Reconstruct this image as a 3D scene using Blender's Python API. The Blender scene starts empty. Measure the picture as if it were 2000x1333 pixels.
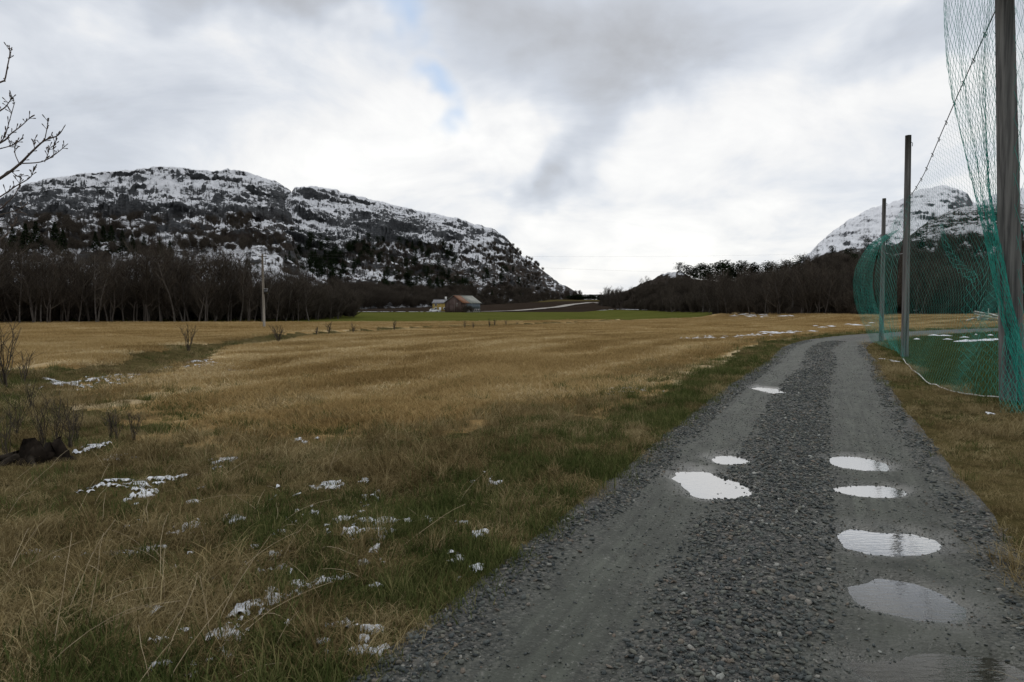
import bpy, math, random
import numpy as np
from mathutils import Vector, Matrix

# ------------------------------------------------------------------ camera
W0, H0, F0, HOR, EYE = 2000.0, 1333.0, 1333.0, 602.0, 1.65
PITCH = math.atan((H0 / 2 - HOR) / F0)
scene = bpy.context.scene
col = scene.collection
cam_d = bpy.data.cameras.new('camera')
cam = bpy.data.objects.new('camera', cam_d)
col.objects.link(cam)
cam.location = (0, 0, EYE)
cam.rotation_euler = (math.pi / 2 - PITCH, 0, 0)
cam_d.sensor_width = 36.0
cam_d.lens = 36.0 * F0 / W0
cam_d.clip_start = 0.1
cam_d.clip_end = 9000
scene.camera = cam

# ------------------------------------------------------------------ node helper
class NT:
    def __init__(s, tree):
        s.t = tree
        for n in list(tree.nodes):
            tree.nodes.remove(n)
    def n(s, typ, props=None, **ins):
        nd = s.t.nodes.new(typ)
        for k, v in (props or {}).items():
            setattr(nd, k, v)
        for k, v in ins.items():
            key = int(k[1:]) if k[0] == 'i' and k[1:].isdigit() else k.replace('_', ' ')
            s.set(nd, key, v)
        return nd
    def set(s, nd, key, v):
        sock = nd.inputs[key]
        if isinstance(v, bpy.types.NodeSocket):
            s.t.links.new(v, sock)
        elif isinstance(v, bpy.types.Node):
            s.t.links.new(v.outputs[0], sock)
        else:
            if isinstance(v, (tuple, list)) and len(v) == 3 and sock.type == 'RGBA':
                v = (*v, 1)
            sock.default_value = v
    def math(s, op, a, b=0.0, c=0.0, clamp=False):
        return s.n('ShaderNodeMath', {'operation': op, 'use_clamp': clamp}, i0=a, i1=b, i2=c).outputs[0]
    def vmath(s, op, a, b=(0, 0, 0)):
        nd = s.n('ShaderNodeVectorMath', {'operation': op}, i0=a)
        if op == 'SCALE':
            s.set(nd, 'Scale', b)
        elif op not in ('LENGTH', 'NORMALIZE'):
            s.set(nd, 1, b)
        return nd.outputs['Value'] if op in ('LENGTH', 'DOT_PRODUCT') else nd.outputs[0]
    def smooth(s, v, a, b, lo=0.0, hi=1.0):
        nd = s.n('ShaderNodeMapRange', {'interpolation_type': 'SMOOTHSTEP'})
        for i, q in enumerate((v, a, b, lo, hi)):
            s.set(nd, i, q)
        return nd.outputs[0]
    def mix(s, f, a, b):
        nd = s.n('ShaderNodeMix', {'data_type': 'RGBA'})
        s.set(nd, 0, f); s.set(nd, 6, a); s.set(nd, 7, b)
        return nd.outputs[2]
    def mul(s, a, b):
        nd = s.n('ShaderNodeMix', {'data_type': 'RGBA', 'blend_type': 'MULTIPLY'})
        s.set(nd, 0, 1.0); s.set(nd, 6, a); s.set(nd, 7, b)
        return nd.outputs[2]
    def noise(s, vec, scale, detail=4.0, rough=0.55, dist=0.0, color=False):
        nd = s.n('ShaderNodeTexNoise', None, Vector=vec, Scale=scale, Detail=detail, Roughness=rough, Distortion=dist)
        return nd.outputs[1 if color else 0]
    def ramp(s, f, stops):
        nd = s.n('ShaderNodeValToRGB', None, Fac=f)
        e = nd.color_ramp.elements
        while len(e) < len(stops):
            e.new(0.5)
        for el, (p, c) in zip(e, stops):
            el.position = p
            el.color = (*c, 1)
        return nd.outputs[0]
    def attr(s, name, inst=False, out=2):
        nd = s.n('ShaderNodeAttribute', {'attribute_name': name, 'attribute_type': 'INSTANCER' if inst else 'GEOMETRY'})
        return nd.outputs[out]

# ------------------------------------------------------------------ world: Nishita sky under broken cloud
SUN_EL, SUN_AZ = math.radians(42), math.radians(12)      # azimuth clockwise from +Y
world = bpy.data.worlds.new('World')
scene.world = world
world.use_nodes = True
w = NT(world.node_tree)
sky = w.n('ShaderNodeTexSky', {'sky_type': 'NISHITA', 'sun_disc': False, 'sun_elevation': SUN_EL, 'sun_rotation': SUN_AZ,
                               'air_density': 1.0, 'dust_density': 0.6, 'ozone_density': 1.5})
tc = w.n('ShaderNodeTexCoord').outputs['Generated']
warp1 = w.vmath('SCALE', w.vmath('SUBTRACT', w.noise(tc, 3.2, 4, 0.6, color=True), (0.5, 0.5, 0.5)), 0.30)
warp2 = w.vmath('SCALE', w.vmath('SUBTRACT', w.noise(tc, 9.0, 3, 0.6, color=True), (0.5, 0.5, 0.5)), 0.10)
nd_ = w.vmath('ADD', w.vmath('ADD', tc, warp1), warp2)
def sky_dir(px, py):
    v = Vector(((px - 1000) / F0, 1.0, (HOR - py) / F0))
    return v.normalized()
def mass(px, py, rx, ry, ang=0.0, soft=0.25):
    """a cloud bank round one direction of the sky, as an ellipsoid lobe"""
    c = sky_dir(px, py)
    m = w.n('ShaderNodeMapping', {'vector_type': 'TEXTURE'}, Vector=nd_)
    m.inputs['Location'].default_value = c
    m.inputs['Rotation'].default_value = (0, math.radians(ang), 0)
    m.inputs['Scale'].default_value = (rx / F0, 0.6, ry / F0)
    return w.smooth(w.vmath('LENGTH', m.outputs[0]), 1.0 + soft, 1.0 - soft * 2.2)
# a flat cloud deck seen in perspective for the fine structure
sep = w.n('ShaderNodeSeparateXYZ', None, Vector=tc)
den = w.math('ADD', w.math('MAXIMUM', sep.outputs[2], 0.0), 0.28)
deck = w.n('ShaderNodeCombineXYZ', None, X=w.math('DIVIDE', sep.outputs[0], den), Y=w.math('DIVIDE', sep.outputs[1], den), Z=1.3).outputs[0]
broad = w.noise(deck, 0.85, 4, 0.55, 0.3)
fine = w.noise(deck, 2.6, 6, 0.58, 0.4)
bright = w.math('ADD', w.math('MULTIPLY', w.math('SUBTRACT', broad, 0.5), 0.45), w.math('MULTIPLY', w.math('SUBTRACT', fine, 0.5), 0.75))
bright = w.math('ADD', bright, 0.985)
def sub(v, m, k):
    return w.math('SUBTRACT', v, w.math('MULTIPLY', m, k))
bright = sub(bright, mass(1160, 95, 420, 130, 0, 0.42), 0.33)
bright = sub(bright, mass(1150, 265, 150, 85, -35, 0.45), 0.19)
bright = sub(bright, mass(1090, 340, 220, 60, -42, 0.45), 0.19)
bright = sub(bright, mass(520, -20, 420, 70, 0, 0.4), 0.34)
bright = sub(bright, mass(120, 210, 330, 150, 0, 0.45), 0.24)
bright = sub(bright, mass(1800, 40, 170, 70, -15, 0.4), 0.26)
bright = w.math('ADD', bright, w.math('MULTIPLY', mass(1200, 500, 420, 110, 0, 0.6), 0.16))
bright = w.math('ADD', bright, w.math('MULTIPLY', mass(1010, 285, 90, 45, 0, 0.5), 0.14))
bright = w.math('ADD', bright, w.math('MULTIPLY', mass(1600, 95, 60, 55, 0, 0.5), 0.16))
bright = w.math('ADD', bright, w.math('MULTIPLY', mass(640, 260, 220, 120, 0, 0.5), 0.10))
bright = w.math('MAXIMUM', bright, 0.36)
cloud = w.ramp(w.math('DIVIDE', bright, 1.2), [(0.25, (0.42, 0.43, 0.45)), (0.42, (0.56, 0.575, 0.605)), (0.62, (0.74, 0.785, 0.86)), (0.76, (0.92, 0.955, 1.01)), (0.86, (1.10, 1.10, 1.10)), (1.0, (1.26, 1.25, 1.22))])
cloud = w.vmath('SCALE', cloud, 8.4)
holes = w.math('MAXIMUM', mass(805, 85, 52, 40, 0, 0.6), mass(815, 196, 46, 24, 0, 0.6))
holes = w.math('MULTIPLY', holes, 0.85)
bluesky = w.mix(0.55, sky.outputs[0], (5.2, 7.0, 9.4))
final = w.mix(holes, cloud, bluesky)
# thin cloud lets a little of the sky through everywhere
final = w.mix(0.05, final, sky.outputs[0])
bg = w.n('ShaderNodeBackground', None, Color=final, Strength=0.10)
out = w.n('ShaderNodeOutputWorld', None, Surface=bg.outputs[0])

sun_d = bpy.data.lights.new('sun', 'SUN')
sun = bpy.data.objects.new('sun', sun_d)
col.objects.link(sun)
sun_d.energy = 0.55
sun_d.angle = math.radians(25)
sun_d.color = (1.0, 0.96, 0.9)
sd = Vector((math.sin(SUN_AZ) * math.cos(SUN_EL), math.cos(SUN_AZ) * math.cos(SUN_EL), math.sin(SUN_EL)))
sun.rotation_euler = sd.to_track_quat('Z', 'Y').to_euler()
sun.location = sd * 50
vs = scene.view_settings
vs.view_transform = 'Standard'
vs.look = 'None'
vs.exposure = 0.0
vs.gamma = 1.0
vs.use_curve_mapping = False
scene.cycles.use_denoising = True
scene.cycles.max_bounces = 5
scene.cycles.diffuse_bounces = 2
scene.cycles.transparent_max_bounces = 8
scene.cycles.use_adaptive_sampling = True

# ------------------------------------------------------------------ basic maths
rng = np.random.default_rng(7)
R = random.Random(11)
cp, sp = math.cos(PITCH), math.sin(PITCH)
def ray(px, py):
    x = (np.asarray(px, float) - 1000) / F0
    y = -(np.asarray(py, float) - H0 / 2) / F0
    return np.stack([x, cp + y * sp, -sp + y * cp], -1)
def at(px, py, d):
    """the point seen at a pixel, d metres ahead (along +Y)"""
    r = ray(px, py)
    return r / r[..., 1:2] * np.asarray(d, float)[..., None] + np.array([0, 0, EYE])
def on_ground(px, py, z=0.0):
    r = ray(px, py)
    return r * ((z - EYE) / r[..., 2:3]) + np.array([0, 0, EYE])

def _h(ix, iy, seed):
    n = (ix.astype(np.int64) * 374761393 + iy.astype(np.int64) * 668265263 + seed * 974711) & 0xFFFFFFFF
    n = ((n ^ (n >> 13)) * 1274126177) & 0xFFFFFFFF
    n = (n ^ (n >> 16)) & 0xFFFF
    return n / 65535.0
def vnoise(x, y, seed=0):
    x = np.asarray(x, float); y = np.asarray(y, float)
    ix = np.floor(x); iy = np.floor(y)
    fx = x - ix; fy = y - iy
    fx = fx * fx * fx * (fx * (fx * 6 - 15) + 10)
    fy = fy * fy * fy * (fy * (fy * 6 - 15) + 10)
    ix = ix.astype(np.int64); iy = iy.astype(np.int64)
    a = _h(ix, iy, seed); b = _h(ix + 1, iy, seed); c = _h(ix, iy + 1, seed); d = _h(ix + 1, iy + 1, seed)
    return (a * (1 - fx) + b * fx) * (1 - fy) + (c * (1 - fx) + d * fx) * fy
def fbm(x, y, oct=5, seed=0, gain=0.5, lac=2.03, ridged=False):
    t = 0; a = 1; s = 0
    for i in range(oct):
        n = vnoise(x, y, seed + i * 17)
        if ridged:
            n = 1 - np.abs(2 * n - 1)
        t = t + a * n; s += a
        a *= gain; x = np.asarray(x) * lac + 3.7; y = np.asarray(y) * lac - 1.9
    return t / s
def sstep(v, a, b):
    t = np.clip((np.asarray(v, float) - a) / (b - a), 0, 1)
    return t * t * (3 - 2 * t)

# ------------------------------------------------------------------ mesh building
class MB:
    def __init__(s):
        s.V = []; s.Q = []; s.T = []; s.n = 0; s.qm = []; s.tm = []; s.r = []
    def add(s, V, Q=None, T=None, m=0, rnd=0.5):
        V = np.asarray(V, float).reshape(-1, 3)
        if Q is not None and len(Q):
            Q = np.asarray(Q, np.int64).reshape(-1, 4); s.Q.append(Q + s.n); s.qm.append(np.full(len(Q), m))
        if T is not None and len(T):
            T = np.asarray(T, np.int64).reshape(-1, 3); s.T.append(T + s.n); s.tm.append(np.full(len(T), m))
        s.V.append(V); s.n += len(V)
        s.r.append(np.broadcast_to(np.asarray(rnd, float), (len(V),)))
        return s
    def box(s, c, size, m=0, rot=0.0):
        x, y, z = np.asarray(size) / 2
        V = np.array([[-x, -y, -z], [x, -y, -z], [x, y, -z], [-x, y, -z], [-x, -y, z], [x, -y, z], [x, y, z], [-x, y, z]])
        if rot:
            cr, sr = math.cos(rot), math.sin(rot)
            V = V @ np.array([[cr, sr, 0], [-sr, cr, 0], [0, 0, 1]])
        return s.add(V + np.asarray(c), [[0, 3, 2, 1], [4, 5, 6, 7], [0, 1, 5, 4], [1, 2, 6, 5], [2, 3, 7, 6], [3, 0, 4, 7]], m=m)
    def tube(s, P, rad, sides=5, m=0, rnd=0.5, cap=False):
        P = np.asarray(P, float); k = len(P)
        rad = np.broadcast_to(np.asarray(rad, float), (k,))
        T = np.gradient(P, axis=0)
        T /= np.linalg.norm(T, axis=1, keepdims=True) + 1e-9
        mean = T.mean(0)
        up = np.array([0, 0, 1.0]) if abs(mean[2]) < 0.75 * np.linalg.norm(mean) else np.array([1.0, 0.13, 0])
        A = np.cross(T, up); A /= np.linalg.norm(A, axis=1, keepdims=True) + 1e-9
        B = np.cross(T, A)
        th = np.arange(sides) * 2 * math.pi / sides
        V = P[:, None] + rad[:, None, None] * (A[:, None] * np.cos(th)[None, :, None] + B[:, None] * np.sin(th)[None, :, None])
        i = np.arange(k - 1)[:, None] * sides; j = np.arange(sides)[None]; j2 = (j + 1) % sides
        Q = np.stack([i + j, i + j2, i + sides + j2, i + sides + j], -1).reshape(-1, 4)
        Tt = None
        if cap:
            Tt = []
            for b, rev in ((0, 1), ((k - 1) * sides, 0)):
                for q in range(1, sides - 1):
                    Tt.append([b, b + q + 1, b + q] if not rev else [b, b + q, b + q + 1])
        return s.add(V.reshape(-1, 3), Q, Tt, m=m, rnd=rnd)
    def mesh(s, name, mats, smooth=False, rnd=False):
        me = bpy.data.meshes.new(name)
        V = np.concatenate(s.V) if s.V else np.zeros((0, 3))
        Q = np.concatenate(s.Q) if s.Q else np.zeros((0, 4), np.int64)
        T = np.concatenate(s.T) if s.T else np.zeros((0, 3), np.int64)
        mi = np.concatenate(s.qm + s.tm) if (s.qm or s.tm) else np.zeros(0)
        fill_mesh(me, V, Q, T)
        for m in (mats if isinstance(mats, (list, tuple)) else [mats]):
            me.materials.append(m)
        if len(me.materials) > 1:
            me.polygons.foreach_set('material_index', mi.astype(np.int32))
        if smooth:
            me.polygons.foreach_set('use_smooth', np.ones(len(me.polygons), bool))
        if rnd:
            a = me.attributes.new('rnd', 'FLOAT', 'POINT')
            a.data.foreach_set('value', np.concatenate(s.r).astype(np.float32))
        me.update()
        return me
    def build(s, name, mats, parent=None, smooth=False, rnd=False, loc=None):
        return link(name, s.mesh(name, mats, smooth, rnd), parent, loc)

def fill_mesh(me, V, Q, T=np.zeros((0, 3), np.int64)):
    nq, nt = len(Q), len(T)
    me.vertices.add(len(V))
    me.vertices.foreach_set('co', np.asarray(V, np.float32).ravel())
    me.loops.add(nq * 4 + nt * 3)
    me.loops.foreach_set('vertex_index', np.concatenate([Q.ravel(), T.ravel()]).astype(np.int32))
    me.polygons.add(nq + nt)
    st = np.concatenate([np.arange(nq) * 4, nq * 4 + np.arange(nt) * 3]).astype(np.int32)
    me.polygons.foreach_set('loop_start', st)
    me.update(calc_edges=True)

def link(name, data, parent=None, loc=None):
    o = bpy.data.objects.new(name, data)
    col.objects.link(o)
    if parent is not None:
        o.parent = parent
    if loc is not None:
        o.location = loc
    return o
def tag(o, label=None, cat=None, group=None, kind=None):
    for k, v in (('label', label), ('category', cat), ('group', group), ('kind', kind)):
        if v:
            o[k] = v
    return o
def empty(name, loc, label, cat, group=None, rz=0.0):
    o = bpy.data.objects.new(name, None)
    col.objects.link(o)
    o.location = loc
    o.rotation_euler = (0, 0, rz)
    o.empty_display_size = 0.2
    return tag(o, label, cat, group)
def grid_quads(nr, nc):
    i = np.arange(nr - 1)[:, None] * nc; j = np.arange(nc - 1)[None]
    return np.stack([i + j, i + j + 1, i + nc + j + 1, i + nc + j], -1).reshape(-1, 4)
def set_attr(me, name, vals):
    a = me.attributes.new(name, 'FLOAT', 'POINT')
    a.data.foreach_set('value', np.asarray(vals, np.float32).ravel())

# ------------------------------------------------------------------ materials
def new_mat(name):
    m = bpy.data.materials.new(name)
    m.use_nodes = True
    return m, NT(m.node_tree)
def finish(t, color, rough=0.85, bump=None, bstr=0.5, bdist=0.02, spec=0.3, extra=None):
    kw = dict(Base_Color=color, Roughness=rough)
    b = t.n('ShaderNodeBsdfPrincipled', None, **kw)
    b.inputs['Specular IOR Level'].default_value = spec
    if bump is not None:
        bn = t.n('ShaderNodeBump', None, Height=bump, Strength=bstr, Distance=bdist)
        t.set(b, 'Normal', bn.outputs[0])
    t.n('ShaderNodeOutputMaterial', None, Surface=b.outputs[0])
    return b
def obj_co(t):
    return t.n('ShaderNodeNewGeometry').outputs['Position']
def plain(name, c1, c2, scale=3.0, rough=0.85, spec=0.3, bumpk=0.3, stretch=(1, 1, 1), detail=5, dist=0.01):
    m, t = new_mat(name)
    co = t.vmath('MULTIPLY', t.n('ShaderNodeTexCoord').outputs['Object'], stretch)
    n = t.noise(co, scale, detail, 0.6)
    c = t.mix(t.smooth(n, 0.32, 0.68), c1, c2)
    finish(t, c, rough, n, bumpk, dist, spec)
    return m
def diffuse_rnd(name, stops, tint=None, transl=0.25):
    """blades and twigs: colour by a per-blade number plus the tuft's own tint"""
    m, t = new_mat(name)
    v = t.attr('rnd')
    if tint is not None:
        v = t.math('ADD', t.math('MULTIPLY', v, 1 - tint), t.math('MULTIPLY', t.attr('tint', True), tint))
    c = t.ramp(v, stops)
    d = t.n('ShaderNodeBsdfDiffuse', None, Color=c)
    sh = d.outputs[0]
    if transl:
        tr = t.n('ShaderNodeBsdfTranslucent', None, Color=c)
        sh = t.n('ShaderNodeMixShader', None, i0=transl, i1=d.outputs[0], i2=tr.outputs[0]).outputs[0]
    t.n('ShaderNodeOutputMaterial', None, Surface=sh)
    return m

M = {}
M['dry_blade'] = diffuse_rnd('dry_blade', [(0.0, (0.055, 0.040, 0.018)), (0.3, (0.125, 0.094, 0.043)), (0.65, (0.255, 0.20, 0.10)), (1.0, (0.45, 0.38, 0.22))], 0.35)
M['green_blade'] = diffuse_rnd('green_blade', [(0.0, (0.022, 0.030, 0.010)), (0.4, (0.052, 0.069, 0.021)), (0.7, (0.105, 0.120, 0.042)), (1.0, (0.27, 0.235, 0.11))], 0.35, 0.3)
M['stubble_blade'] = diffuse_rnd('stubble_blade', [(0.0, (0.130, 0.085, 0.033)), (0.4, (0.325, 0.225, 0.096)), (0.75, (0.46, 0.35, 0.175)), (1.0, (0.65, 0.55, 0.36))], 0.5)
M['weed'] = plain('weed_stalk', (0.05, 0.03, 0.018), (0.10, 0.065, 0.04), 8)
M['pale_stalk'] = plain('pale_stalk', (0.26, 0.20, 0.12), (0.42, 0.35, 0.23), 6)
M['bark_grey'] = plain('bark_grey', (0.032, 0.026, 0.022), (0.075, 0.064, 0.055), 5, stretch=(1, 1, 0.3))
M['bark_pale'] = plain('bark_pale', (0.04, 0.034, 0.029), (0.10, 0.09, 0.08), 5, stretch=(1, 1, 0.5))
M['twig'] = diffuse_rnd('twig', [(0.0, (0.030, 0.025, 0.020)), (0.5, (0.058, 0.049, 0.040)), (1.0, (0.115, 0.098, 0.080))], None, 0.0)
M['near_twig'] = plain('near_twig', (0.055, 0.042, 0.035), (0.11, 0.085, 0.07), 30)
M['needle'] = diffuse_rnd('needle', [(0.0, (0.008, 0.014, 0.007)), (0.5, (0.017, 0.028, 0.013)), (1.0, (0.035, 0.05, 0.022))], None, 0.15)
M['pole_wood'] = plain('pole_wood', (0.050, 0.050, 0.050), (0.175, 0.172, 0.165), 16, 0.85, 0.25, 0.9, (1, 1, 0.035), 7, 0.03)
M['pole_pale'] = plain('pole_pale', (0.14, 0.125, 0.10), (0.26, 0.235, 0.20), 9, 0.85, 0.25, 0.5, (1, 1, 0.06))
M['steel'] = plain('galvanised', (0.16, 0.17, 0.17), (0.28, 0.29, 0.29), 12, 0.5, 0.5)
M['wire'] = plain('wire', (0.05, 0.05, 0.05), (0.09, 0.09, 0.09), 4)
M['net'] = plain('net_twine', (0.010, 0.20, 0.16), (0.03, 0.32, 0.255), 2.0, 0.7, 0.3, 0.0)
M['rope_white'] = plain('rope_white', (0.45, 0.45, 0.42), (0.66, 0.66, 0.62), 6)
M['snow'] = plain('snow', (0.50, 0.53, 0.57), (0.74, 0.76, 0.79), 14, 0.75, 0.2, 0.6, dist=0.02)
M['stone'] = None
def stone_mat():
    m, t = new_mat('gravel_stone')
    v = t.n('ShaderNodeObjectInfo').outputs['Random']
    c = t.ramp(v, [(0.0, (0.032, 0.039, 0.040)), (0.3, (0.058, 0.068, 0.068)), (0.6, (0.092, 0.102, 0.092)), (0.85, (0.135, 0.138, 0.115)), (0.93, (0.145, 0.115, 0.09)), (1.0, (0.29, 0.30, 0.275))])
    n = t.noise(t.n('ShaderNodeTexCoord').outputs['Object'], 2.2, 4, 0.6)
    c = t.mul(c, t.ramp(n, [(0.3, (0.65, 0.65, 0.65)), (0.7, (1.2, 1.2, 1.2))]))
    finish(t, c, 0.65, n, 0.3, 0.1, 0.2)
    return m
M['stone'] = stone_mat()

# ------------------------------------------------------------------ the road's course and the lie of the land
ROAD = np.array([(-9.0, -18.0), (-5.8, -12), (-3.2, -6), (-0.40, 0.0), (1.02, 3.0), (2.42, 6.0), (3.90, 9.24), (5.4, 12.5), (7.35, 16.5), (9.35, 20.5), (11.4, 25.0), (13.25, 28.8), (16.0, 33.4), (19.4, 37.8), (24.0, 42.4), (31.0, 48.0), (39.0, 53.2), (55.0, 62.5), (90.0, 80.0), (150, 105)])
def catmull(P, n):
    P = np.asarray(P, float)
    Q = np.vstack([2 * P[0] - P[1], P, 2 * P[-1] - P[-2]])
    out = []
    for i in range(1, len(Q) - 2):
        t = np.linspace(0, 1, n, endpoint=False)[:, None]
        a, b, c, d = Q[i - 1], Q[i], Q[i + 1], Q[i + 2]
        out.append(0.5 * (2 * b + (c - a) * t + (2 * a - 5 * b + 4 * c - d) * t ** 2 + (3 * b - a - 3 * c + d) * t ** 3))
    return np.vstack(out + [P[-1:]])
ROADC = catmull(ROAD, 5)
def poly_side(x, y, C):
    """signed lateral distance to a polyline (right positive) and the arc length of the foot"""
    x = np.asarray(x, float); y = np.asarray(y, float)
    best = np.full(x.shape, 1e9); side = np.zeros(x.shape); arc = np.zeros(x.shape); L = 0.0
    for (ax, ay), (bx, by) in zip(C[:-1], C[1:]):
        dx, dy = bx - ax, by - ay
        l2 = dx * dx + dy * dy; l = math.sqrt(l2)
        s = np.clip(((x - ax) * dx + (y - ay) * dy) / l2, 0, 1)
        ex = x - ax - s * dx; ey = y - ay - s * dy
        d = np.hypot(ex, ey)
        m = d < best
        best = np.where(m, d, best)
        side = np.where(m, np.where(ex * dy - ey * dx >= 0, d, -d), side)
        arc = np.where(m, L + s * l, arc)
        L += l
    return side, arc
DITCH = catmull(np.array([(-40, 11), (-22, 14), (-11.5, 17.5), (-13.3, 28.0), (-12.6, 44), (-8.0, 58), (2, 73), (22, 105), (40, 130)]), 6)
PITCH_POLY_EDGE = None

def land_z(x, y):
    x = np.asarray(x, float); y = np.asarray(y, float)
    t, _ = poly_side(x, y, ROADC)
    dd, _ = poly_side(x, y, DITCH)
    r = np.hypot(x, y)
    a = np.abs(t)
    z = np.where(a < 1.75, -0.13 + 0.15 * sstep(a, 1.22, 1.52), 0.02)
    off = sstep(a, 1.5, 3.0)
    z = z - 0.12 * sstep(-t, 2.0, 6.0)
    near = 1 - sstep(r, 25, 70)
    z = z + off * near * ((fbm(x / 2.6, y / 2.6, 4, 3) - 0.5) * 0.22 + (fbm(x / 0.55, y / 0.55, 3, 9) - 0.5) * 0.13)
    z = z + off * (fbm(x / 18.0, y / 18.0, 3, 5) - 0.5) * 0.22
    z = z - 0.30 * np.exp(-(dd / 1.1) ** 2) * sstep(r, 8, 16) + 0.10 * np.exp(-((np.abs(dd) - 2.2) / 1.0) ** 2)
    z = z + 0.021 * np.clip(y - 290, 0, 520) * sstep(y, 280, 380) * (1 - 0.4 * sstep(np.abs(x), 200, 600))
    z = z + 0.9 * sstep(t * 0 + (y - 0.55 * x), -1e9, 1) * sstep(y, 58, 84) * sstep(x, 28, 42)
    return z

def zone(x, y):
    """0 meadow/verge 1 stubble 2 green field 3 ploughed 4 lawn of the pitch"""
    x = np.asarray(x, float); y = np.asarray(y, float)
    t, _ = poly_side(x, y, ROADC)
    dd, _ = poly_side(x, y, DITCH)
    nn = (fbm(x / 2.3, y / 2.3, 3, 21) - 0.5)
    n5 = fbm(x / 6.0, y / 6.0, 3, 23) - 0.5
    ynear = 6 * n5 + np.interp(x, [-30, -14, -11, -7.8, -3.3, -0.6, 1.25, 2.6, 6], [17, 17, 16, 13, 10, 9.6, 11, 12.4, 14]) + nn * 4
    z = np.zeros(x.shape, int)
    fld = (y > ynear) & (t < -2.6 - 0.9 * nn - 0.3 * sstep(y, 10, 30)) & (np.abs(dd) > 1.8 + nn * 2) & (y < 330)
    z[fld] = 1
    yb = np.interp(x, [-60, -30, -10, 5, 22, 32, 48], [84, 84, 86, 93, 104, 116, 150])
    g = (y > yb + nn * 5) & (x < 46) & (y < 292)
    z[g] = 2
    pl = (y > 292) & (y < 620) & (x < 120) & (x > -140)
    z[pl] = 3
    lawn = (t > np.interp(y, [8, 13, 25], [3.3, 2.75, 2.3]) + 1.2 * nn) & (y < 41 + 0.18 * x + nn) & (y > -12)
    z[lawn] = 4
    return z

# ------------------------------------------------------------------ ground sheets (one polar mesh cut by land use)
def soil_mat(name, cols, scale=1.0, row=False, bumpd=0.05):
    m, t = new_mat(name)
    co = obj_co(t)
    a = t.noise(co, 0.35 * scale, 6, 0.6)
    b = t.noise(co, 3.5 * scale, 6, 0.65)
    c = t.noise(co, 28 * scale, 4, 0.6)
    v = t.math('ADD', t.math('MULTIPLY', a, 0.45), t.math('ADD', t.math('MULTIPLY', b, 0.35), t.math('MULTIPLY', c, 0.25)))
    if row:
        v = t.math('ADD', v, t.math('MULTIPLY', t.attr('row'), 0.22))
    cl = t.ramp(v, [(0.36, cols[0]), (0.5, cols[1]), (0.60, cols[2]), (0.74, cols[3])])
    h = t.math('ADD', t.math('MULTIPLY', b, 0.6), t.math('MULTIPLY', c, 0.5))
    finish(t, cl, 1.0, h, 0.9, bumpd, 0.0)
    return m
M['meadow'] = soil_mat('meadow_ground', [(0.030, 0.025, 0.012), (0.062, 0.052, 0.022), (0.10, 0.08, 0.036), (0.15, 0.12, 0.06)])
M['stubble_soil'] = soil_mat('stubble_ground', [(0.12, 0.080, 0.036), (0.23, 0.155, 0.069), (0.32, 0.225, 0.105), (0.46, 0.37, 0.23)], 0.8, True)
M['green_field'] = soil_mat('green_field_ground', [(0.050, 0.058, 0.014), (0.074, 0.082, 0.019), (0.095, 0.097, 0.027), (0.14, 0.12, 0.045)], 0.35)
M['plough'] = soil_mat('plough_soil', [(0.018, 0.013, 0.010), (0.028, 0.021, 0.016), (0.036, 0.028, 0.022), (0.05, 0.04, 0.03)], 0.2)
M['lawn'] = soil_mat('lawn_ground', [(0.035, 0.044, 0.010), (0.052, 0.064, 0.014), (0.066, 0.076, 0.019), (0.11, 0.095, 0.035)], 0.8)

def build_ground():
    a_f = np.radians(np.linspace(-62, 62, 560))
    a_b = np.radians(np.linspace(62, 298, 120))[1:-1]
    ang = np.concatenate([a_f, a_b, a_f[:1] + 2 * math.pi])
    rad = np.concatenate([[0.02], np.geomspace(0.4, 3.0, 26)[:-1], np.geomspace(3.0, 40, 250)[:-1], np.geomspace(40, 4500, 190)])
    A, Rr = np.meshgrid(ang, rad)
    X = Rr * np.sin(A); Y = Rr * np.cos(A)
    Z = land_z(X, Y)
    V = np.stack([X, Y, Z], -1).reshape(-1, 3)
    Q = grid_quads(len(rad), len(ang))
    Q = Q[:, ::-1]
    cen = V[Q].mean(1)
    zz = zone(cen[:, 0], cen[:, 1])
    tt, _ = poly_side(V[:, 0], V[:, 1], ROADC)
    row = row_tone(tt, V[:, 0], V[:, 1])
    for k, (nm, mt, lb) in enumerate([('ground', 'meadow', None), ('stubble_field', 'stubble_soil', None), ('green_field', 'green_field', None),
                                      ('ploughed_field', 'plough', None), ('pitch_lawn', 'lawn', None)]):
        q = Q[zz == k]
        used, inv = np.unique(q, return_inverse=True)
        me = bpy.data.meshes.new(nm)
        fill_mesh(me, V[used], inv.reshape(-1, 4))
        me.polygons.foreach_set('use_smooth', np.ones(len(me.polygons), bool))
        set_attr(me, 'row', row[used])
        me.materials.append(M[mt])
        o = link(nm, me)
        tag(o, {'ground': 'rough matted meadow and verge beside the gravel track', 'stubble_field': 'tan stubble field between the track and the woods',
                'green_field': 'strip of green field in front of the barn', 'ploughed_field': 'dark ploughed field behind the barn',
                'pitch_lawn': 'mown green lawn behind the net'}[nm], {'ground': 'ground', 'stubble_field': 'field', 'green_field': 'field', 'ploughed_field': 'field', 'pitch_lawn': 'lawn'}[nm], kind='structure')
TRACKS = [(catmull(np.array([on_ground(px, py)[:2] for px, py in pts]), 5), w_) for pts, w_ in (
    ([(290, 748), (420, 712), (560, 691), (720, 673), (900, 656)], 0.42), ([(330, 762), (470, 722), (600, 700), (760, 680), (930, 661)], 0.35),
    ([(640, 722), (820, 690), (1000, 669), (1150, 656)], 0.4), ([(1020, 775), (1190, 760), (1330, 718), (1450, 686), (1560, 660)], 0.45))]
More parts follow.
